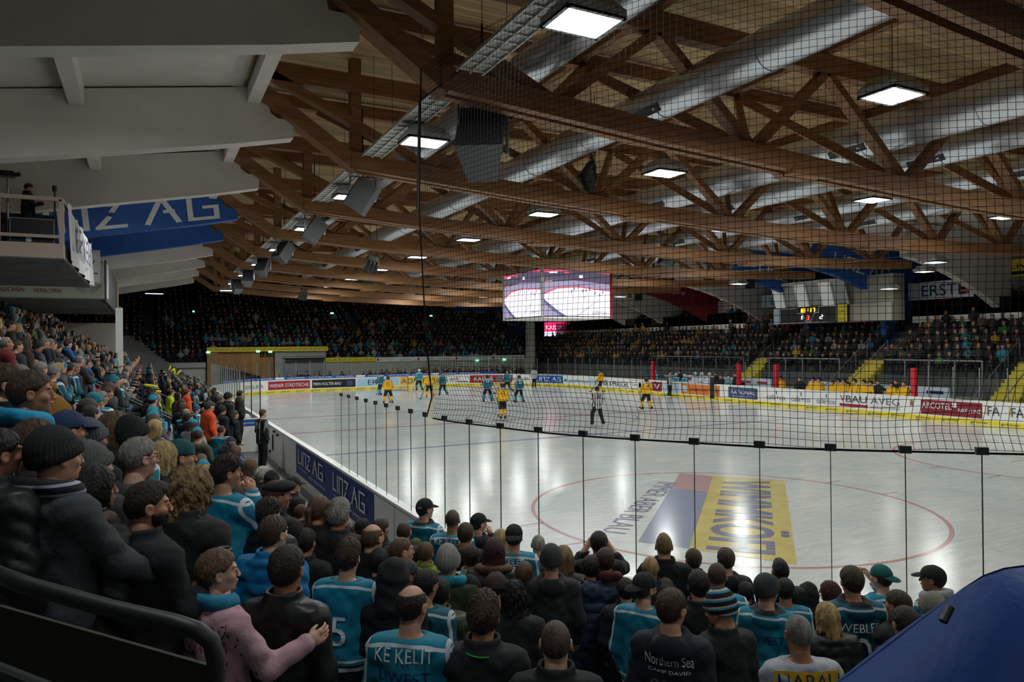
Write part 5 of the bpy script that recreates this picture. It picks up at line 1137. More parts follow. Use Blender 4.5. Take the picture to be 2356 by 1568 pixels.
def put(name, me, parent, mats, loc=(0, 0, 0), rot=None):
    o = bpy.data.objects.new(name, me); C.objects.link(o); o.parent = parent; o.location = loc
    if rot: o.rotation_euler = rot
    while len(me.materials) < len(mats): me.materials.append(None)
    for i, m in enumerate(mats): o.material_slots[i].link = 'OBJECT'; o.material_slots[i].material = m
    return o
def onback(parent, style, pose, s, z, w, h, m, x0=0.0, tilt=0.0, lod=0):
    """letters pressed on to the back of a garment"""
    V, Fc, W = text_mesh(s); f = top_sdf(style, pose); out = []; sx = w/W
    for a, b in V: out.append([a*sx-w/2+x0, 0, z+.07+b/.7*h+tilt*(a*sx-w/2)])
    P = np.array(out, np.float32); y = np.full(len(P), -.34, np.float32)
    for _ in range(16): Q = P.copy(); Q[:, 1] = y; y = y+np.clip(f(Q), -.05, .08)*.9
    P[:, 1] = y-.015; mb = MB(); mb.add(P, Fc, m); return mb.build('lettering', parent)
OUT = {'jersey': 'jersey', 'hoodie': 'hooded_jacket', 'puffer': 'padded_jacket', 'coat': 'jacket', 'longcoat': 'long_padded_coat', 'tee': 'shirt', 'leather': 'leather_jacket', 'pads': 'team_jersey'}
def person(x, y, z, face, label, cat='person', group=None, hair='short', hc='brown', hat=None, hatc='#111111', top='coat', tc='#15161a', pose='down', leg='stand', yaw=0.0, pitch=0.0, scale=1.0, lod=0, sk=0,
           trc='#14161c', fur=None, scarf=None, glasses=False, topm=None, hatm=None, letters=(), sit=False, trm=None, beard=False, scarfm=None):
    g = empty('person', (x, y, z-(.43*scale if leg == 'sit' else 0)), -face); g.scale = (scale,)*3
    hy = yaw; put('body', body_mesh(pose, leg, round(hy, 2), lod, round(pitch, 2)), g, [skin(sk), EYE if lod == 0 else skin(sk)]); rt = Matrix.Rotation(-hy, 3, 'Z') @ Matrix.Rotation(pitch, 3, 'X')
    eu = tuple(rt.to_euler())
    if hair and hat != 'hood': put('hair', hair_mesh(hair, lod), g, [hairm(hc)], HC, eu)
    if hat: put({'cap': 'cap', 'capback': 'cap', 'flatcap': 'flat_cap', 'beanie': 'beanie', 'slouch': 'beanie', 'bobble': 'bobble_hat', 'hood': 'hood', 'helmet': 'helmet', 'mask': 'goalie_mask', 'phones': 'headphones'}[hat], hat_mesh(hat, lod), g, [hatm or cloth(hatc)], HC, eu)
    kind = 'leather' if top == 'leather' else ('nylon' if top in ('puffer', 'longcoat') else 'cloth')
    put(OUT[top], top_mesh(top, pose, lod), g, [topm or cloth(tc, kind)])
    put('trousers', trouser_mesh(leg, lod), g, [trm or cloth(trc)])
    if fur: put('fur_trim', fur_mesh(lod), g, [hairm(fur)])
    if scarf: put('scarf', scarf_mesh(lod), g, [scarfm or cloth(scarf)])
    if beard: put('beard', hair_mesh('beard', lod), g, [hairm(hc)], HC, eu)
    if glasses: put('glasses', glasses_mesh(), g, [BLACKM], HC, eu)
    for L in letters: onback(g, top, pose, *L)
    tag(g, label, cat, group); return g
# ================================================================ THE NEAR SPECTATORS
FOCUS = np.array([4.0, 36.0])
def stand_pos(u, v, hp, hgt=1.755):
    """where the ray through a crown of the head meets the crowd standing on the terrace"""
    best = None
    for s in np.arange(.84, 1.09, .01):
        d = ray(u, v); t = 1.3
        while t < 70:
            p = CP+d*t
            if p[2] <= terrace(p[0], p[1])+hgt*s: break
            t += .02
        e = abs(math.log(max(1e-3, .255*s*FPX/t)/hp))
        if best is None or e < best[0]: best = (e, s, p)
    return best[2], best[1]
SPK_ = 'near the rink corner'
# u, v of the crown, head height in px, look offset (deg, + to the right), label, options
HERO = [
 (120, 990, 128, 28, 'person in a black knit beanie and striped scarf with a hand on the rail', dict(hair=None, hat='beanie', hatc='#0d0e11', tc='#33373a', top='coat', pose='rail', scarf='#1b1a22', scarfm=stripe_mat('scarf_stripes', 2, .045, ('#14141a', '#a8a0b4'), .7), letters=())),
 (330, 1106, 118, 48, 'bearded dark haired person in a black jacket holding a plastic cup', dict(hc='dark', tc='#101216', pose='cup', top='coat', hair='slick', beard=True)),
 (492, 1262, 108, 62, 'girl with a braid in a pink leaf-pattern jacket and teal scarf at the rail end', dict(hair='braid', hc='lbrown', tc='#b18a92', top='coat', scarf='#1a6f8c', pose='hug', scale=.9, cat='girl')),
 (655, 1255, 112, 10, 'short haired person in a black ribbed leather jacket beside the girl in pink', dict(hc='dark', tc='#121314', top='leather', pose='down')),
 (945, 1343, 104, 14, 'bald person in a teal jersey reading KE KELIT low in the picture', dict(hair='fringe', hc='dark', topm=TEALJ, top='jersey', pose='front', sk=0, letters=(('KE KELIT', 1.30, .34, .075, WINK), ('LIWEST', 1.19, .30, .06, NAVY), ('0', .98, .12, .2, WINK)))),
 (1110, 1365, 108, 8, 'tousled dark haired person in a black jacket with a green cord at the neck', dict(hc='brown', hair='fluffy', tc='#14171a', top='coat')),
 (1278, 1425, 112, -2, 'short haired person with visible ears in a black coat at the bottom edge', dict(hc='shaved', hair='buzz', tc='#111214', top='coat')),
 (1840, 1412, 92, -6, 'nearly bald person in a white shirt with a yellow HABAU band', dict(hc='grey', hair='buzz', tc='#9c9ea6', top='tee', scarf=None, letters=())),
 (1545, 1355, 92, 40, 'brown haired person in a navy jacket lettered Northern Sea', dict(hc='brown', hair='short', tc='#161c28', top='hoodie', letters=(('Northern Sea', 1.26, .30, .07, WINK), ('CAMP DAVID', 1.215, .26, .02, WINK), ('CGAD', 1.08, .24, .09, mat('grey_print', (.10, .10, .11), .8))))),
 (1660, 1362, 84, -52, 'person in a black knit beanie with pale blue stripes holding a cup, black jacket', dict(hair=None, hat='beanie', hatm=STRB, tc='#101114', top='coat', pose='cupl', pitch=-.25)),
 (1482, 1318, 70, 62, 'person in a backwards black cap with teal brim, glasses and a teal white jersey', dict(hat='capback', hatc='#17191d', hc='brown', glasses=True, topm=TEALJ, top='jersey', pose='down', beard=True)),
 (1360, 1277, 62, 4, 'person in a long blue-grey padded coat seen from behind', dict(hc='dark', tc='#2c3a52', top='longcoat')),
 (1268, 1256, 66, 0, 'person in a dark grey marled knit hat and dark hooded jacket', dict(hair=None, hat='beanie', hatc='#3b3d3e', tc='#232527', top='hoodie')),
 (1205, 1292, 60, 8, 'light brown haired person in a navy hooded jacket left of the marled knit hat', dict(hc='lbrown', tc='#161b28', top='hoodie')),
 (1140, 1318, 68, 20, 'person in a brown cap and dark jacket with a grey hood', dict(hair='buzz', hc='dark', hat='cap', hatc='#3a2c26', tc='#17181b', top='hoodie')),
 (1080, 1328, 62, 10, 'person in a black beanie left of the brown cap', dict(hair=None, hat='beanie', hatc='#101012', tc='#121316', top='leather')),
 (1182, 1336, 72, 0, 'person with long dark curls below the navy hooded jacket', dict(hair='curly', hc='black', tc='#141518')),
 (978, 1310, 74, 30, 'dark haired person with glasses and teal jersey sleeve beside the bald person', dict(hc='black', glasses=True, topm=TEALD, top='jersey')),
 (905, 1293, 78, 15, 'person with a black hood up left of the bald person', dict(hat='hood', hair=None, hatc='#0f1013', tc='#0f1013', top='coat')),
 (933, 1290, 52, 50, 'person in a grey cap turned sideways', dict(hat='cap', hatc='#3c3f42', tc='#141518')),
 (798, 1243, 80, 10, 'person with brown hair, grey hood down and a teal jersey with number 5', dict(hc='brown', hair='fluffy', topm=TEALJ, top='jersey', letters=(('5', .98, .12, .2, WINK),))),
 (785, 1190, 66, 30, 'person in a backwards light grey cap with a lilac hood', dict(hat='capback', hatc='#8b8880', hc='red', topm=TEALJ, top='hoodie', hair='bob')),
 (625, 1186, 84, 18, 'person with short brown hair in a bright blue quilted jacket', dict(hc='brown', tc='#0d6ea6', top='puffer')),
 (848, 1226, 62, 8, 'dark haired person in black right of the light grey cap', dict(hc='dark', hair='fluffy', tc='#101113')),
 (855, 1203, 58, 20, 'bald headed person between the light grey cap and the blue banner', dict(hair='fringe', hc='lbrown', tc='#15161a', sk=2)),
 (875, 1192, 50, 30, 'brown haired person just in front of the end of the blue banner', dict(hc='brown', tc='#17181b')),
 (832, 1193, 50, 20, 'person in a black cap with teal edge under the blue banner', dict(hat='cap', hatc='#14171b', tc='#15161a')),
 (776, 1149, 62, 10, 'person with grey curly hair under the blue banner', dict(hc='lgrey', hair='fluffy', tc='#1b1c1f')),
 (732, 1138, 60, 20, 'person with a brown ponytail before the left blue banner', dict(hc='lbrown', hair='pony', tc='#1c1a1a')),
 (690, 1160, 44, 15, 'person with reddish hair behind the ponytail', dict(hc='ginger', hair='short', tc='#17171a')),
 (672, 1096, 50, 55, 'person in a black cap and glasses beside the concrete walkway', dict(hat='cap', hatc='#131417', glasses=True, tc='#1a1c1e')),
 (632, 1105, 58, 40, 'person in a large black flat cap', dict(hat='flatcap', hatc='#0f1012', hc='ginger', tc='#15161a')),
 (612, 1148, 72, 15, 'person with wavy dark hair in a black padded jacket under the flat cap', dict(hc='dark', hair='fluffy', tc='#101114', top='puffer')),
 (600, 1074, 52, 20, 'person with pale grey hair beside the walkway', dict(hc='white', hair='fluffy', tc='#1e1f22')),
 (625, 1085, 44, 10, 'person in a black hood in front of the pale grey hair', dict(hat='hood', hair=None, hatc='#0f1012', tc='#0f1012')),
 (562, 1100, 66, 30, 'balding grey haired person left of the flat cap', dict(hair='fringe', hc='grey', tc='#141518', sk=2)),
 (575, 1055, 42, 20, 'person with light brown hair next to the pale wall of the penalty box', dict(hc='lbrown', hair='bob', tc='#2a2b2e')),
 (516, 1048, 72, 40, 'curly dark haired person resting the chin on a hand, teal jersey', dict(hc='dark', hair='fluffy', topm=TEALJ, top='jersey', pose='chin')),
 (487, 1078, 62, 45, 'person in a tan cap behind the blond curls', dict(hat='cap', hatc='#6b6052', hc='dark', tc='#16305a', top='puffer')),
 (436, 1072, 108, 25, 'person with long blond curls in a dark jacket', dict(hc='dblond', hair='curly', tc='#1b1c1e', top='coat')),
 (408, 1011, 78, 40, 'person in a dark teal cap and teal jersey reading KE KELIT', dict(hat='capback', hatc='#0d4a50', hc='brown', topm=TEALJ, top='jersey', letters=(('KE KELIT', 1.30, .34, .075, WINK),))),
 (368, 1014, 68, 30, 'blond person left of the dark teal cap', dict(hc='blond', hair='bob', tc='#1a1c1f')),
 (312, 1005, 96, 35, 'grey haired person with glasses and a grey hood', dict(hc='grey', hair='short', glasses=True, tc='#35373c', top='hoodie')),
 (298, 962, 76, 35, 'person in a black beanie and teal jersey above the grey haired one', dict(hair=None, hat='beanie', hatc='#0e0f11', topm=TEALJ, top='jersey', letters=(('KE KELIT', 1.30, .34, .075, WINK),))),
 (258, 945, 84, 35, 'person with smooth dark blond hair left of the black beanie', dict(hc='lbrown', hair='bob', tc='#16171a')),
 (206, 1068, 112, 40, 'person with dark loose hair and a brown fur hood', dict(hc='black', hair='bob', fur='lbrown', tc='#141517', top='puffer')),
 (208, 1024, 84, 20, 'person in a patterned grey-green knit hat', dict(hair=None, hat='slouch', hatc='#4a4f4a', tc='#2b2e2e')),
 (200, 968, 68, 20, 'person in a grey ribbed beanie', dict(hair=None, hat='beanie', hatc='#4a5156', tc='#1c1e22')),
 (148, 945, 74, 30, 'person in a dark blue cap beside the ribbed beanie', dict(hat='cap', hatc='#1c2c52', hc='dark', tc='#15171c')),
 (112, 912, 78, 30, 'person in a mustard knit bobble hat', dict(hair=None, hat='bobble', hatc='#8a5f1c', tc='#1c1d20')),
 (72, 962, 110, 20, 'person with long brown hair in a black jacket at the left', dict(hc='brown', hair='long', tc='#0f1114')),
 (62, 850, 108, 52, 'brown haired person in an olive jacket with a bright teal scarf', dict(hc='brown', hair='short', tc='#2b2f27', top='coat', scarf='#1e86ae')),
 (6, 835, 84, 50, 'brown haired person cut by the left edge behind the teal scarf', dict(hc='brown', tc='#14161c')),
 (-15, 985, 96, 30, 'person with pinkish face and dark hair cut by the left edge', dict(hc='black', tc='#0f1114', top='puffer')),
 (976, 1147, 54, 40, 'person in a black cap lettered in white and a teal jersey by the boards', dict(hat='cap', hatc='#121316', hc='dark', topm=TEALJ, top='hoodie')),
 (1040, 1170, 54, 8, 'broad person in a teal jersey reading KE KELIT and LIWEST by the glass', dict(hc='shaved', hair='buzz', topm=TEALJ, top='jersey', scale=1.0, letters=(('KE KELIT', 1.31, .36, .075, WINK), ('LIWEST', 1.20, .34, .07, NAVY), ('WEBLER', 1.09, .3, .07, WINK)))),
 (928, 1198, 54, 0, 'round headed brown haired person left of the teal jersey by the boards', dict(hc='brown', hair='buzz', tc='#16171a')),
 (1070, 1202, 54, 12, 'brown haired person in a black hooded top right of the KE KELIT jersey', dict(hc='brown', tc='#141518', top='hoodie')),
 (1100, 1181, 46, 50, 'person in a black cap and dark jacket eating by the glass', dict(hat='cap', hatc='#111215', hc='dark', tc='#15161b', top='hoodie', pose='chin')),
 (1152, 1217, 48, -10, 'blond person behind the burgundy hair', dict(hc='blond', hair='bob', tc='#1a1b1e')),
 (1182, 1207, 58, 0, 'person in a black backwards cap with round patch and a teal jersey', dict(hat='capback', hatc='#131418', hc='brown', topm=TEALJ, top='jersey', letters=(('KELIT', 1.31, .22, .06, WINK), ('LIWEST', 1.16, .3, .07, NAVY)))),
 (1136, 1237, 62, 0, 'person with burgundy hair and a fur trimmed hood', dict(hc='red', hair='bob', fur='lbrown', tc='#2b2c2e', top='puffer')),
 (1238, 1228, 50, 8, 'balding person in a beige hooded coat', dict(hc='lgrey', hair='buzz', tc='#756660', top='hoodie', sk=2)),
 (1296, 1255, 58, 10, 'long blond haired person behind the marled knit hat', dict(hc='dblond', hair='long', tc='#3a382e')),
 (1378, 1222, 58, 5, 'dark haired person filming with a small camera by the glass', dict(hc='dark', hair='short', tc='#101114', top='hoodie', pose='photo')),
 (1393, 1260, 60, 12, 'brown haired person with maroon scarf and fleece collar', dict(hc='brown', tc='#33201f', scarf='#4a1a1f', top='coat')),
 (1528, 1227, 62, 6, 'person with slicked blond hair and shaved sides in a black coat', dict(hc='dblond', hair='slick', tc='#101115', top='coat')),
 (1497, 1278, 58, 6, 'person with cropped pale blond hair', dict(hc='blond', hair='buzz', tc='#1d1e20')),
 (1530, 1335, 40, 5, 'person in an olive fur hood behind the backwards cap', dict(hat='hood', hair=None, hatc='#4a4128', fur='dblond', tc='#3a3626')),
 (1596, 1262, 52, 12, 'brown haired person in a black coat right of the slicked hair', dict(hc='brown', tc='#141519')),
 (1671, 1260, 56, 10, 'person with short brown hair in a dark hooded jacket before the navy banner', dict(hc='brown', tc='#17191f', top='hoodie')),
 (1651, 1292, 66, 14, 'person with cropped brown hair and a teal jersey collar', dict(hc='brown', hair='buzz', topm=TEALJ, top='jersey')),
 (1608, 1312, 72, 4, 'black haired person in a black coat behind the striped beanie', dict(hc='black', hair='short', tc='#101115')),
 (1797, 1285, 58, -4, 'dark haired person with a shiny crown by the navy banner', dict(hc='black', hair='slick', tc='#121318', top='hoodie')),
 (1765, 1325, 68, 55, 'person in a dark grey beanie and glasses, teal hood and jersey', dict(hair=None, hat='beanie', hatc='#33373a', glasses=True, topm=TEALJ, top='hoodie', letters=(('LIWEST', 1.16, .3, .07, NAVY),))),
 (1808, 1330, 56, 20, 'person in black with a teal jersey shoulder by the navy banner', dict(hc='black', topm=TEALJ, top='jersey')),
 (1912, 1336, 50, -60, 'red haired person with glasses looking left', dict(hc='ginger', hair='bob', glasses=True, topm=TEALJ, top='jersey')),
 (1962, 1302, 76, 2, 'tall brown haired person in a black hood and teal jersey with a big number', dict(hc='brown', hair='short', topm=TEALD, top='hoodie', letters=(('WEBLER', 1.20, .34, .07, WINK), ('0', .92, .16, .24, WINK)))),
 (2030, 1300, 58, -30, 'person in a green-teal cap with a watch hand at the face', dict(hat='capback', hatc='#0b5750', hc='brown', topm=TEALJ, top='jersey', pose='photo')),
 (2150, 1302, 60, -50, 'person in a black cap with teal brim and a white scarf', dict(hat='cap', hatc='#111317', hc='dark', topm=TEALJ, top='jersey', scarf='#9a9aa0')),
 (2070, 1358, 68, -30, 'brown haired person looking left right of the tall jersey wearer', dict(hc='brown', hair='short', tc='#17181c')),
 (2088, 1396, 82, -5, 'dark grey haired person in a black jacket with a yellow vest beside the blue tarpaulin', dict(hc='dark', hair='short', tc='#15161a', scarf=None)),
 (2146, 1368, 66, 10, 'person in a grey cable knit beanie beside the blue tarpaulin', dict(hair=None, hat='slouch', hatc='#77736a', tc='#8c8a1c')),
 (1905, 1386, 68, -4, 'smooth blond haired person in a shiny black padded jacket', dict(hc='blond', hair='bob', tc='#131416', top='puffer')),
 (920, 1233, 60, 62, 'shaven headed person with black and white scarf looking to the right', dict(hair='buzz', hc='lbrown', scarf='#c0c0c4', tc='#121317')),
 (978, 1247, 58, 5, 'brown haired person with a yellow-green collar', dict(hc='lbrown', hair='short', tc='#6c7d1e')),
 (1030, 1258, 62, 5, 'person in a light grey slouch beanie and teal scarf', dict(hair=None, hat='slouch', hatc='#85817e', scarf='#1b7f93', tc='#2a3320')),
 (1083, 1255, 58, 4, 'dark haired person in an off-white jacket', dict(hc='dark', hair='short', tc='#a4a39a')),
 (957, 1241, 34, 0, 'person in a moss green knit hat behind the shaven head', dict(hair=None, hat='beanie', hatc='#4a5220', tc='#16171a')),
 (700, 1215, 60, 10, 'dark haired person behind the blue quilted jacket', dict(hc='dark', tc='#101113')),
 (870, 1262, 64, 5, 'black haired person in a black coat in the middle of the near rows', dict(hc='black', tc='#0f1012')),
 (1010, 1330, 60, 0, 'person in an olive green jacket beside the black leather jacket', dict(hc='black', tc='#2f3a1c', top='puffer')),
 (1440, 1330, 56, 8, 'dark haired person between the long padded coat and the backwards cap', dict(hc='dark', tc='#1d1e24')),
 (1716, 1338, 50, 10, 'dark haired person in navy behind the striped beanie', dict(hc='dark', tc='#191c2a')),
 (1860, 1345, 46, 0, 'black hooded person before the navy banner', dict(hat='hood', hair=None, hatc='#101114', tc='#101114')),
]
import time
HPOS = {}
for i, (u, v, hp, ly, lb, o) in enumerate(HERO):
    p, s = stand_pos(u, v, hp); o = dict(o); s = o.pop('scale', 1.0)*s if 'scale' in o else s
    x, y = float(p[0]), float(p[1]); z = terrace(x, y); s = max(.86, min(1.12, (p[2]-z)/1.755)) if (p[2]-z)/1.755 > .8 else .86
    fc = math.atan2(FOCUS[0]-x, FOCUS[1]-y); b = math.radians(ly)*.45; hy = math.radians(ly)*.55+.0
    hz = p[2]-1.755*s                # feet exactly under the crown
    g = person(x, y, hz, fc+b, lb, group='spectators standing at the near corner', yaw=round(hy/.25)*.25, scale=s, sk=o.pop('sk', i % 4), **o)
    HPOS[lb] = (g, x, y, hz, s, fc+b)
def hero(k): return next(v for q, v in HPOS.items() if k in q)
def local_part(g, mb, name, label=None):
    o = mb.build(name, g); 
    if label: o['label'] = label
    return o
# chest band of the white shirt
g, *_ = hero('HABAU'); f = top_sdf('tee', 'down'); mb = MB(); V = []; n = 14
for zz in (1.33, 1.445):
    for k in range(n+1):
        x = -.21+.42*k/n; y = -.34
        for _ in range(16): y += float(np.clip(f(np.array([[x, y, zz]], np.float32)), -.05, .08)[0])*.9
        V.append((x, y-.014, zz))
mb.add(V, [(k, k+1, n+2+k, n+1+k) for k in range(n)], ink('#d9a81c')); mb.build('printed_band', g); onback(g, 'tee', 'down', 'HABAU', 1.278, .38, .09, ink('#132a3c'))
for o in list(g.children):
    if o.name.startswith('lettering'): o.location = (0, -.012, 0)
g, *_ = hero('green cord'); mb = MB(); mb.tube([(.1*math.cos(t*.35+2.6), -.02+.1*math.sin(t*.35+2.6)*1.1-.005, 1.475-.01*t*.2) for t in range(12)], .005, 6, ink('#1f9a4a')); local_part(g, mb, 'neck_cord', 'bright green cord')
g, *_ = hero('yellow vest'); mb = MB(); mb.box((-.2, -.19, .9), (-.08, -.16, 1.4), ink('#b9c81e')); local_part(g, mb, 'vest_edge')
LEAF = ink('#2b2a2e', 'leaf_print'); g, *_ = hero('girl with a braid'); f = top_sdf('coat', 'hug'); r2 = random.Random(3); mb = MB()
for _ in range(170):
    x, z, a = r2.uniform(-.22, .3), r2.uniform(.85, 1.42), r2.uniform(0, 3); y = -.4
    for _q in range(24): y += float(np.clip(f(np.array([[x, y, z]], np.float32)), -.05, .08)[0])*.9
    if y > .1: continue
    c, s = math.cos(a)*.02, math.sin(a)*.02; mb.add([(x-c, y-.012, z-s), (x+s*.3, y-.012, z-c*.3), (x+c, y-.012, z+s), (x-s*.3, y-.012, z+c*.3)], [(0, 1, 2, 3)], LEAF)
local_part(g, mb, 'leaf_print')
g, *_ = hero('lettered in white'); mb = MB(); lay('SEN', (-.03, -.105, 1.655), (1, 0, 0), (0, .1, 1), w=.06, m=WINK, mb=mb); local_part(g, mb, 'lettering')
# things held
def cup(g, pose, side, label):
    E, W = POSES[pose][side]; W = np.array(W); f = W-np.array(E); f /= np.linalg.norm(f); c = W+f*.09+np.array([0, 0, -.035]); c[0] += -.03 if side == 0 else .03
    M = g.matrix_basis; bpy.context.view_layer.update(); w = g.matrix_world @ Vector(c); mb = MB()
    mb.tube([(0, 0, 0), (0, 0, .02), (0, 0, .11)], [.028, .03, .038], 18, glass_mat('plastic_cup', (.80, .82, .84)), cap=False); q = empty('plastic_cup', w); mb.build('cup_wall', q)
    mb = MB(); mb.tube([(0, 0, .108), (0, 0, .116)], .040, 18, mat('cup_rim', (.5, .52, .54), .3), cap=False); mb.build('rim', q); mb = MB(); mb.tube([(0, 0, .004), (0, 0, .06)], [.027, .032], 16, mat('drink', (.10, .05, .02), .2)); mb.build('drink', q)
    tag(q, label, 'cup')
cup(hero('bearded dark haired')[0], 'cup', 0, 'clear plastic cup held by the bearded person in black')
cup(hero('pale blue stripes')[0], 'cupl', 1, 'clear plastic cup held by the person in the striped beanie')
g = hero('filming')[0]; bpy.context.view_layer.update(); w = g.matrix_world @ Vector((0.02, .36, 1.6)); q = empty('compact_camera', w, g.rotation_euler.z); mb = MB(); mb.box((-.06, -.02, -.035), (.06, .02, .035), BLACKM); mb.build('camera_body', q)
mb = MB(); mb.tube([(0, .02, 0), (0, .06, 0)], .028, 14, BLACKM); mb.build('lens', q); tag(q, 'small black camera held up by the person by the glass', 'camera')
# ================================================================ foreground rails and tarpaulin
RAILM = mat('dark_rail', (.016, .015, .017), .5)
def pix(u, v, t): return CP+ray(u, v)*t
g = empty('guard_rail', pix(250, 1380, 1.9)); o = pix(250, 1380, 1.9); mb = MB()
P1 = [pix(-60, 1300, 2.1), pix(60, 1345, 2.03), pix(250, 1398, 1.96), pix(400, 1432, 1.92), pix(455, 1450, 1.9), pix(486, 1475, 1.9), pix(497, 1520, 1.9)]
mb.tube([p-o for p in P1]+[P1[-1]-o-np.array([0, 0, 1.0])], .024, 14, RAILM); mb.build('rail_tube', g, True)
mb = MB(); mb.tube([pix(-60, 1520, 1.85)-o, pix(120, 1590, 1.8)-o], .02, 10, RAILM); mb.build('lower_rail', g)
mb = MB(); mb.beam(pix(-40, 1330, 2.12)-o-np.array([0, 0, .5]), pix(470, 1470, 1.94)-o-np.array([0, 0, .5]), .012, .86, mat('rail_panel', (.03, .024, .018), .6)); mb.build('rail_panel', g)
tag(g, 'dark tubular guard rail and panel close to the camera at the lower left', 'guard rail')
TARP = mat('blue_tarp', lin('#0d3f8f'), .55, var=.05, vs=3, bump=.15, bs=40)
prof = [(1880, 1600, 1.62), (1960, 1545, 1.62), (2050, 1476, 1.62), (2140, 1408, 1.62), (2215, 1352, 1.62), (2262, 1322, 1.62), (2310, 1305, 1.62), (2356, 1299, 1.62), (2430, 1303, 1.62), (2520, 1330, 1.62)]
mb = MB(); V = []; nr = 16
for (u, v, t) in prof:
    p = pix(u, v, t); 
    for k in range(nr+1):
        a = k/nr; fwd = np.array([F_[0], F_[1], 0]); q = p+fwd*(.35*math.sin(a*1.57)*-1)+np.array([0, 0, -.9*(1-math.cos(a*1.35))-.06*a]); q = q+fwd*.012*math.sin(a*9+u*.01); V.append(q)
n = nr+1; mb.add(V, [(i*n+j, i*n+j+1, (i+1)*n+j+1, (i+1)*n+j) for i in range(len(prof)-1) for j in range(nr)], TARP)
V2 = []
for (u, v, t) in prof:
    p = pix(u, v, t)
    for k in range(5): V2.append(p+np.array([F_[0], F_[1], 0])*.09*k+np.array([0, 0, -.06*k-.05*k*k]))
mb.add(V2, [(i*5+j, (i+1)*5+j, (i+1)*5+j+1, i*5+j+1) for i in range(len(prof)-1) for j in range(4)], TARP)
g = empty('blue_tarpaulin', (0, 0, 0)); mb.build('cloth', g, True); mb = MB(); c = pix(2178, 1412, 1.36); mb.tube([c-np.array([.012, .0, .012]), c+np.array([.012, 0, .012])], .008, 10, BLACKM); mb.build('toggle', g); tag(g, 'blue tarpaulin with a black toggle stretched across the lower right corner', 'tarpaulin')
# ================================================================ PLAYERS AND OFFICIALS
DKT = '#0b2028'; BLKT = '#141416'
SOCKY = stripe_mat('yellow_socks', 2, 3.0, ('#d8a818', '#17140f'), .0001); 
def leg_mat(name, sock, pants):
    if name in MC: return MC[name]
    m, N, L, b = nodes_of(name); b.inputs['Roughness'].default_value = .8; tc = N.new('ShaderNodeTexCoord'); s = N.new('ShaderNodeSeparateXYZ'); L.new(tc.outputs['Object'], s.inputs[0]); rp = N.new('ShaderNodeValToRGB'); rp.color_ramp.interpolation = 'CONSTANT'
    e = rp.color_ramp.elements; e[0].color = (*lin('#101010'), 1); e[0].position = 0; e[1].position = .14; e[1].color = (*lin(sock), 1)
    for p, c in ((.24, pants), (.265, sock), (.5, pants)): k = e.new(p); k.color = (*lin(c), 1)
    L.new(s.outputs[2], rp.inputs[0]); L.new(rp.outputs[0], b.inputs['Base Color']); return m
LY = leg_mat('yellow_socks_black_pants', '#dca91a', '#16130f'); LT = leg_mat('teal_socks_dark_pants', '#15708a', '#101820'); LB = leg_mat('official_trousers', '#101113', '#101113')
def skates(g, leg):
    for (K, A) in LEGS[leg]:
        A = np.array(A); mb = MB(); mb.hexa([A+np.array(q) for q in ((-.045, -.1, -.04), (.045, -.1, -.04), (.04, .17, -.05), (-.04, .17, -.05), (-.045, -.1, .08), (.045, -.1, .08), (.03, .15, .0), (-.03, .15, .0))], ink('#1a1a1c')); mb.box(A+np.array((-.006, -.11, -.085)), A+np.array((.006, .18, -.04)), GREYM); mb.build('skate', g)
def stick(g, side=1, reach=(.35, .95)):
    mb = MB(); a = np.array((.22*side, .36, 1.05)); b = np.array((.22*side+reach[0], .36+reach[1]*.6, .04)); mb.beam(a, b, .03, .022, ink('#1d1c1e')); mb.beam(b, b+np.array((.12*side, .22, .02)), .02, .07, ink('#24221f'))
    o = mb.build('hockey_stick'); o.location = g.location; o.rotation_euler = g.rotation_euler; o.scale = g.scale; return o
PL = [  # foot px, facing (deg, from +y toward +x), team, number, leg, label, stick label
 (893, 931, 20, 'y', '21', 'skate', 'hockey player in a yellow jersey number 21 near the far goal', True), (876, 912, -30, 't', None, 'stride', 'hockey player in a teal jersey reaching past yellow number 21', True), (965, 900, -10, 'g', None, 'skate', 'goalkeeper in teal with white leg pads beside the red goal', True),
 (988, 917, 200, 'y', None, 'stride', 'hockey player in yellow bending beside the dark teal one', True), (1019, 913, 210, 't', None, 'stride', 'hockey player in dark teal wrestling with the yellow one', False), (1122, 927, 15, 't', '19', 'skate', 'hockey player in a dark teal jersey number 19', True),
 (1157, 966, 12, 'y', '15', 'stand', 'hockey player in a yellow jersey number 15', True), (1168, 905, 230, 't', None, 'stride', 'hockey player in teal between number 19 and number 22', True), (1195, 929, 5, 't', '22', 'skate', 'hockey player in a dark teal jersey number 22 with legs apart', True),
 (1229, 893, 40, 'r', None, 'stand', 'striped linesman by the blue advert panel', False), (1375, 981, 10, 'R', '22', 'skate', 'referee with red armbands and number 22 in mid-ice', False), (1383, 905, -40, 'y', None, 'stride', 'hockey player in yellow skating along the right boards', True),
 (1488, 945, 15, 'y', '4', 'skate', 'hockey player in a yellow jersey number 4 standing with his stick out', True), (1541, 912, 170, 'r', None, 'stand', 'striped linesman with arms resting on the right boards', False)]
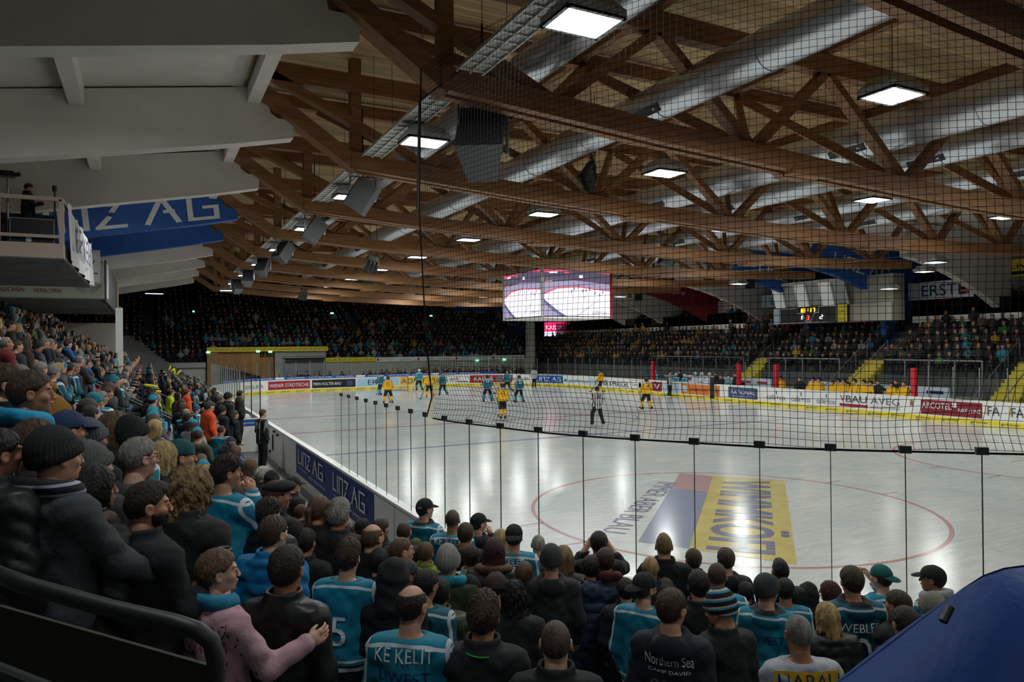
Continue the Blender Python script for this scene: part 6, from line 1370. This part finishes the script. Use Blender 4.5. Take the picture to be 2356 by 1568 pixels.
for i, (u, v, fd, tm, num, leg, lb, st) in enumerate(PL):
    p = at(u, v, 2, 0.0); y_ = tm == 'y'; hatc = {'y': '#17140f', 't': '#14222a', 'g': '#9fb4bc', 'r': '#15161a', 'R': '#15161a'}[tm]
    L = ()
    if num and tm != 'R': L = ((num, 1.16, .2, .19, BLK if y_ else WINK),)
    if tm == 'R': L = ((num, 1.16, .2, .17, BLK),)
    if y_: L = L+(('COCA', 1.03, .22, .07, RED),)
    if tm == 't': L = L+(('KE KELIT', 1.37, .26, .045, WINK),)
    g = person(p[0], p[1], .055, math.radians(fd), lb, cat='hockey player' if tm in 'ytg' else 'referee', hair=None, hat='mask' if tm == 'g' else 'helmet', hatc=hatc, top='pads' if tm in 'ytg' else 'jersey', topm={'y': YELJ, 't': TEALD, 'g': TEALJ, 'r': REFJ, 'R': REFJ}[tm],
               pose='arms_out' if (tm == 'r' and i == 13) else ('down' if tm in 'rR' or num in ('15', '22') else 'stick'), leg=leg, trm={'y': LY, 't': LT, 'g': LT, 'r': LB, 'R': LB}[tm], scale=1.04, lod=1, letters=L, group='hockey players on the ice' if tm in 'ytg' else 'officials on the ice')
    skates(g, leg)
    if tm == 'R':
        mb = MB(); [mb.tube([(sx*.235, -.03, 1.15), (sx*.245, -.03, 1.22)], .075, 12, PINKR) for sx in (-1, 1)]; mb.build('armband', g)
    if tm == 'g':
        for sx in (-1, 1): mb = MB(); mb.hexa([(sx*.24-.13, .12, .08), (sx*.24+.13, .12, .08), (sx*.24+.13, .2, .08), (sx*.24-.13, .2, .08), (sx*.18-.13, .16, .78), (sx*.18+.13, .16, .78), (sx*.18+.13, .24, .78), (sx*.18-.13, .24, .78)], WINK); mb.build('leg_pad', g)
    if st: tag(stick(g, 1 if i % 2 else -1), 'dark hockey stick of the '+lb.replace('hockey ', '').replace(' number', '')[:60], 'hockey stick')
def seated(x, y, z, fc, lb, group, **k): return person(x, y, z, fc, lb, group=group, lod=1, **k)
# benches
k = 0
for u, v, h, kind, lb in ((1507, 846, 0, 't', 'teal player leaning over the boards at the red post'), (1556, 858, 0, 't', 'teal player on the bench behind the linesman'), (1575, 860, 0, 't', 'second teal player left of the dark suited coach'), (1600, 850, 0, 't', 'teal player with white helmet, left of three in a row'), (1615, 852, 0, 't', 'teal player with white helmet, middle of three in a row'), (1632, 849, 0, 't', 'teal player with white helmet, right of three in a row'),
      (1563, 836, 1, 's', 'coach in black standing behind the left end of the teal bench'), (1600, 832, 1, 's', 'person in a dark suit behind the three white helmets'), (1648, 834, 1, 's', 'bald coach in a dark suit behind the teal bench'), (1661, 862, 0, 's', 'person in black leaning on the boards at the teal bench'), (1676, 866, 0, 't', 'teal player at the right end of the teal bench'), (1692, 838, 1, 's', 'person in a black cap beside the red post'),
      (1796, 862, 0, 'y', 'yellow player beside the red post at the far end'), (1840, 866, 0, 's', 'person in black leaning on the boards at the yellow bench'), (1871, 860, 0, 'y', 'yellow player leaning to the left'), (1884, 862, 0, 'y', 'yellow player with head turned beside the leaning one'), (1916, 874, 0, 'y', 'crouching yellow player in the middle of the bench'), (1929, 866, 0, 'y', 'yellow player behind the crouching one'), (1943, 867, 0, 'y', 'yellow player below the standing coach'),
      (1948, 838, 1, 's', 'coach in black standing behind the yellow bench'), (1967, 866, 0, 'y', 'yellow player right of the standing coach'), (1988, 868, 0, 'y', 'second yellow player right of the standing coach'), (2004, 875, 0, 'y', 'small looking yellow player bending down'), (2020, 870, 0, 's', 'person in black among the yellow players'), (2062, 842, 1, 's', 'bald coach in black holding papers'), (2052, 878, 0, 'y', 'yellow player bending in front of the bald coach'), (2080, 868, 0, 'y', 'yellow player without helmet at the near end of the bench')):
    x = 16.9 if h else 15.75; p = at(u, v, 0, x); z = p[2]-1.755*.97; team = kind
    lg = 'stand'; floor = -.1; s = .97; zz = max(floor, min(.25, z))
    s = min(1.08, max(.86, (p[2]-floor)/1.755))
    L = (('9', 1.18, .1, .12, BLK),) if kind == 'y' else ()
    g = person(x, p[1], floor+(.43*s if 0 else 0), -math.pi/2+.25*math.sin(u), lb, cat='hockey player' if kind != 's' else 'person', group='people at the team benches', hair='short' if kind == 's' or 'without' in lb else None, hc='dark', hat=None if kind == 's' or 'without' in lb else 'helmet', hatc={'t': '#c8d4d8', 'y': '#16140f', 's': '#111111'}[kind],
               top='pads' if kind != 's' else 'coat', topm={'t': WHTJ if 'white' in lb else TEALJ, 'y': YELJ, 's': None}[kind], tc='#0f1013', pose=('front', 'cross', 'stick')[k % 3] if not h else 'down', leg=lg, scale=s, lod=1, trc='#101114'); k += 1
# penalty box people, scorers, stewards in vests
for u, v, x, fc, lb, o in ((603, 884, -15.75, 1.2, 'person in a black and white striped jersey number 91 by the glass', dict(topm=stripe_mat('dark_striped_jersey', 0, .16, ('#0c0d10', '#0c0d10', '#7c808a'), .7, .05), top='jersey', tc='#111', letters=(('91', 1.14, .2, .18, WINK),), hc='brown')), (538, 888, -16.6, 1.3, 'person in dark uniform standing behind the scorers desk', dict(hc='brown')), (551, 897, -16.1, 1.5, 'seated scorer with headphones at the desk', dict(hat='phones', hc='black')),
      (524, 903, -16.8, 1.2, 'person in a black beanie behind the desk', dict(hair=None, hat='beanie', hatc='#101012')), (506, 905, -17.0, 1.2, 'person in a dark jacket with pale stitching near the penalty box', dict(hc='grey')), (510, 884, -17.0, 1.0, 'person in a dark knit hat farther along the penalty box', dict(hair=None, hat='beanie', hatc='#1a1b20')),
      (476, 880, -17.3, 1.0, 'tall person in black by the white rail post', dict(hc='black')), (480, 922, -17.6, 1.2, 'person in an army cap and orange vest', dict(hat='cap', hatc='#3a3c30', tc='#d2481c')), (430, 894, 130, 1.3, 'steward with a red cap and orange vest beside the handrail', dict(hat='cap', hatc='#a01c22', tc='#d2481c')), (392, 896, 130, 1.3, 'paramedic in a red and yellow jacket', dict(hc='black', tc='#b8c81a')),
      (363, 912, 124, 1.3, 'paramedic in a yellow vest with grey hair', dict(hc='grey', tc='#b8c81a')), (350, 930, 119, 1.3, 'person in a red woollen hat beside the paramedics', dict(hair=None, hat='beanie', hatc='#a81c28', tc='#6f8a1c')), (452, 932, 119, 1.3, 'child in a blue knit hat and teal jersey on the lower steps', dict(hair=None, hat='beanie', hatc='#2c5580', topm=TEALJ, top='jersey', scale=.8))):
    p = at(u, v, 0, x) if x < 0 else at(u, v, 1, x-100.0); x = p[0]; zf = terrace(x, p[1]) if x < -16.9 and p[1] < 24 else -.1; o = dict(o); s = o.pop('scale', None) or min(1.12, max(.8, (p[2]-zf)/1.755))
    person(x, p[1], p[2]-1.755*s if abs(p[2]-1.755*s-zf) < .6 else zf, fc, lb, group='people around the penalty box', lod=1, scale=s, top=o.pop('top', 'coat'), tc=o.pop('tc', '#121317'), **o)
# people on the galleries
person(-21.5, 17.6, 6.26, 1.2, 'dark haired camera operator leaning over the cream gallery railing', hc='dark', tc='#101014', pose='cup', lod=0, yaw=.25, pitch=-.35, scale=.86)
for u, v, x, lb in ((2172, 655, 25.2, 'steward in an orange vest standing in front of the bank sign'), (1740, 695, 25.4, 'steward in an orange vest on the far right gallery'), (940, 718, None, None)):
    if x: p = at(u, v, 0, x); person(x, p[1], 5.33, -1.5, lb, hc='black', tc='#c2411c', lod=1, scale=1.0)
# ================================================================ LEFT STAND, one by one
cols = [('black', '#15161a', 9), ('dark grey', '#2e3034', 5), ('navy', '#1a2238', 4), ('brown', '#3a2a20', 3), ('olive', '#3a3f2c', 2), ('dark red', '#6a1a22', 2), ('teal jersey', 'J', 6), ('dark teal jersey', 'D', 4), ('white jersey', 'W', 1), ('beige', '#8a8070', 1), ('green', '#2a5a3a', 1), ('blue', '#1d4f86', 2), ('pale grey', '#7c7f82', 1)]
CB = [c for c in cols for _ in range(c[2])]
hats = [(None, None, None)]*11+[('cap', '#141518', 'black cap'), ('cap', '#1a7f98', 'teal cap'), ('beanie', '#15161a', 'black beanie'), ('beanie', '#6a6a68', 'grey beanie'), ('capback', '#1d2a3a', 'backwards navy cap'), ('beanie', '#1b6c80', 'teal beanie')]
hairs = [('short', 'brown', 'brown hair'), ('short', 'dark', 'dark hair'), ('buzz', 'brown', 'cropped hair'), ('bob', 'lbrown', 'light brown bob'), ('long', 'brown', 'long brown hair'), ('fringe', 'grey', 'balding head'), ('short', 'grey', 'grey hair'), ('fluffy', 'dark', 'tousled dark hair'), ('pony', 'dark', 'dark ponytail'), ('bob', 'blond', 'blond hair')]
hx = [(v[1], v[2]) for v in HPOS.values()]
seats = []
r3 = random.Random(11)
for ri in range(11):
    i = 2+2*ri; dm = 1.45+.38*(i+.5)
    y = 3.4+r3.random()*.3; k = 0
    while y < 57:
        x = -HW-dm if y > RC else None
        if x is None:
            s = y-RC; s = -(RC-y)*1.12; q, _, _ = path(s, dm); x, yy = q[0], q[1]
        else: yy = y
        yy += r3.uniform(-.06, .06); z = tz(dm, yy, x); k += 1; y += .56
        if 20.7 < yy < 22.5 or 32.7 < yy < 33.5 or (24 < yy < 34 and dm < 3.3): continue
        if min((x-a)**2+(yy-b)**2 for a, b in hx) < .30: continue
        u, v = proj((x, yy, z+1.2)); dist = math.hypot(x-CP[0], yy-CP[1])
        if u < -60 or dist < 3.6 or (v > 960 and u < 560 and yy < 6) or v > 1080: continue
        if (yy-CP[1]) < 6 and x > -18.2: continue
        seats.append((dist, x, yy, z, ri+1, k, u, v))
seats.sort(); LOWP = []; made = 0; used = set()
for (dist, x, y, z, row, k, u, v) in seats:
    c = r3.choice(CB); h = r3.choice(hats); ha = r3.choice(hairs); stand = r3.random() < (.35 if row > 4 else .6); fc = math.atan2(6-x, 34-y)+r3.uniform(-.15, .15)
    if made < 146 and v > 600:
        made += 1; tm = {'J': TEALJ, 'D': TEALD, 'W': WHTJ}.get(c[1]); jac = 'jacket' if not tm else ''
        w = h[2] or ha[2]; lb = ' '.join(('person in %s %s with %s, left stand row %d, seat %d' % (c[0], jac, w, row, k)).split())
        person(x, y, z, fc, lb, group='spectators in the left stand', hair=None if h[0] == 'beanie' else ha[0], hc=ha[1], hat=h[0], hatc=h[1] or '#111111', top='jersey' if tm else r3.choice(['coat', 'puffer', 'hoodie']), tc=c[1] if not tm else '#111111', topm=tm,
               pose=r3.choice(['front', 'pocket', 'clap', 'cross', 'front']), leg='stand' if stand else 'sit', lod=1 if dist > 6 else 0, scale=r3.uniform(.93, 1.03), sk=r3.randrange(4), yaw=r3.choice([-.25, 0, 0, .25, .25]))
    else: LOWP.append((x, y, z, fc, not stand, 'L'))
# ================================================================ THE DISTANT CROWD, one object
for r in range(20):
    yy = FAR0+.8*r+.35
    for xi in range(84):
        x = -25.5+xi*.53+r3.uniform(-.08, .08)
        if r3.random() < .06 or (r < 1 and x < -14.4): continue
        if any(abs(x-s-(.25*r if 0 else 0)) < .55 for s in (-19.0, -7.6, .6, 9.5)) and r > 5: continue
        z0 = 3.0+.42*r if -14.4 < x < -3.9 else 2.0+.42*r
        LOWP.append((x, yy, z0, math.pi+.1*r3.uniform(-1, 1)-x*.01, r3.random() < .85, 'F' if r > 3 else 'Fl'))
for r in range(15):
    x = RX0+.82*r+.4
    for yi in range(136):
        y = -1+yi*.54+r3.uniform(-.08, .08)
        if r3.random() < .05 or any(abs(y-s) < .75 for s in (17.3, 26.0, 34.8)) and r < 6 or r > 11 and False: continue
        LOWP.append((x, y, 1.9+.43*r, -math.pi/2+r3.uniform(-.3, .3), r3.random() < .85, 'R' if y < 44 else 'Ry'))
for y0, y1 in ((40.5, 72), (2, 26.2)):
    for r in range(5):
        y = y0+.4
        while y < y1-.3:
            if r3.random() < .8: LOWP.append((25.9+.9*r, y, 5.32+.4*r, -math.pi/2+r3.uniform(-.3, .3), r3.random() < .7, 'R'))
            y += .6
for i in range(230):
    x = r3.uniform(-9, 17); LOWP.append((x, r3.uniform(61.2, 65.3) if x > 1 else r3.uniform(61, 62.5), -.13, math.pi+r3.uniform(-.4, .4), False, 'F')) if (x > 1 or r3.random() < .4) else None
for i in range(110): LOWP.append((r3.uniform(-17.1, -15.7), r3.uniform(37, 58), -.13, math.pi/2+r3.uniform(-.5, .5), False, 'L'))
def cyl(rings, n=6):
    V = []; Fc = []
    for (z, rx, ry, yo) in rings:
        for j in range(n): a = 2*math.pi*j/n+.52; V.append((rx*math.cos(a), ry*math.sin(a)+yo, z))
    for i in range(len(rings)-1):
        for j in range(n): Fc.append((i*n+j, i*n+(j+1) % n, (i+1)*n+(j+1) % n, (i+1)*n+j))
    return V, Fc
def template(sit):
    P = []; dz = -.43 if sit else 0
    V, Fc = cyl([(.86, .17, .13, 0), (1.05, .19, .14, .01), (1.3, .21, .14, 0), (1.42, .17, .1, -.01), (1.48, .06, .06, 0)]); P.append((V, Fc, [0]*len(Fc)))
    V, Fc = cyl([(1.46, .05, .05, 0), (1.52, .065, .075, .03), (1.6, .082, .1, .03), (1.68, .082, .1, .02), (1.73, .06, .07, .01), (1.75, .01, .01, .01)], 8)
    cc = [1 if (i//8 < 3 and 0 <= (i % 8) < 4) else 2 for i in range(len(Fc))]; P.append((V, Fc, cc))
    for sx in (-1, 1):
        A = np.array([(sx*.22, -.02, 1.38), (sx*.26, .02, 1.12), (sx*.1, .24, 1.08)]); mb = MB(); mb.tube(A, [.062, .055, .04], 4, cap=False); P.append((mb.v, mb.f, [0]*len(mb.f)))
        mb = MB(); mb.tube([(sx*.1, .22, 1.1), (sx*.05, .29, 1.1)], [.035, .035], 4); P.append((mb.v, mb.f, [1]*len(mb.f)))
        L = [(sx*.1, 0, .92), (sx*.12, .42, .94), (sx*.12, .43, .45)] if sit else [(sx*.09, 0, .95), (sx*.1, 0, .5), (sx*.1, 0, 0)]
        mb = MB(); mb.tube(L, [.095, .07, .05], 5, cap=False); P.append((mb.v, mb.f, [3]*len(mb.f)))
    V = []; Fc = []; cc = []
    for v, f, c in P: Fc += [tuple(i+len(V) for i in q) for q in f]; V += [tuple(map(float, p)) for p in v]; cc += c
    V = np.array(V); V[:, 2] += dz; return V, Fc, np.array(cc)
T0, T1 = template(False), template(True); AV = []; AF = []; AC = []; off = 0
pal = {'d': ['#15161a', '#202226', '#2a2c32', '#1a2030', '#2c2420', '#33302c'], 'j': ['#1a7f98', '#12647c', '#9fb0b8', '#2b8fae', '#0f4a5c'], 'o': ['#7a1c22', '#2c5a8c', '#8a8478', '#3f7a3a', '#a8a8a4', '#5a4a3a', '#b89a20']}
skc = ['#c89478', '#b98468', '#d0a088', '#a87458']; hac = ['#15110f', '#241a14', '#3f2c1e', '#5c432c', '#a98a58', '#76726c', '#15161a', '#1a6f86']
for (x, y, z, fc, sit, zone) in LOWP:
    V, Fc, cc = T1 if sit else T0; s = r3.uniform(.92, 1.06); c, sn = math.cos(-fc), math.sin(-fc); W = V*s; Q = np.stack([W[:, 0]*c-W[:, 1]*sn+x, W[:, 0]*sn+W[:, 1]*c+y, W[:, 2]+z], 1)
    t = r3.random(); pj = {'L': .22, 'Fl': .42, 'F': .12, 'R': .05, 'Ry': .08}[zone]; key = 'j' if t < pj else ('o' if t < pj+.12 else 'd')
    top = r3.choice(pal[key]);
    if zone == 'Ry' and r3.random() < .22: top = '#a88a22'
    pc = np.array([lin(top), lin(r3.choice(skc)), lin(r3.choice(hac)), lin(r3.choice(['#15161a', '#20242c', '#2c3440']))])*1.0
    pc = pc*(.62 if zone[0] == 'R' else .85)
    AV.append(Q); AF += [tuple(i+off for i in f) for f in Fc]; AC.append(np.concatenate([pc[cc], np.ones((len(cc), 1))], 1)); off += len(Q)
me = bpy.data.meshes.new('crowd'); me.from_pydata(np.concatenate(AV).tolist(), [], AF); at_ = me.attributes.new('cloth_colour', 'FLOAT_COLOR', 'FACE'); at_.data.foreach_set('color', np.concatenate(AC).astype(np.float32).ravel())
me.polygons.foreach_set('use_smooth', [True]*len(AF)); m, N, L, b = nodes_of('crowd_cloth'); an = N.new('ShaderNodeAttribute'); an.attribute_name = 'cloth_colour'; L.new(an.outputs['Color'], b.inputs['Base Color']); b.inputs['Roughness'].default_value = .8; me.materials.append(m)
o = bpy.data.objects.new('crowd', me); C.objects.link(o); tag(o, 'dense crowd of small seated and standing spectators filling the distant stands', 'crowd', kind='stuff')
# ---- inflatable clappers held up in the left stand
AIR = ink('#d8cf1e', 'inflatable_yellow')
for i, (u, v, du, dv, x, lb) in enumerate(((388, 852, 5, -12, 38, 'yellow inflatable clapper, first of the upright ones'), (393, 855, 9, -8, 38, 'yellow inflatable clapper leaning right in the first pair'), (402, 862, -1, -14, 38, 'yellow inflatable clapper, upright in the second pair'), (406, 862, 10, -11, 38, 'yellow inflatable clapper leaning right in the second pair'),
                                           (330, 885, 34, 5, 19, 'long yellow inflatable clapper held level, upper one'), (345, 902, 26, -2, 19, 'yellow inflatable clapper held level, lower one'))):
    a = at(u, v, 1, x); b = at(u+du, v+dv, 1, x+.05); d = b-a; b = a+d/np.linalg.norm(d)*.6 if np.linalg.norm(d) > .6 else b; d = b-a; mb = MB(); mb.tube([a, a+d*.06, a+d*.2, a+d*.8, a+d*.94, b], [.01, .035, .045, .045, .035, .01], 10, AIR); tag(mb.build('inflatable_clapper', None, True), lb, 'clapper', 'yellow inflatable clappers in the left stand')
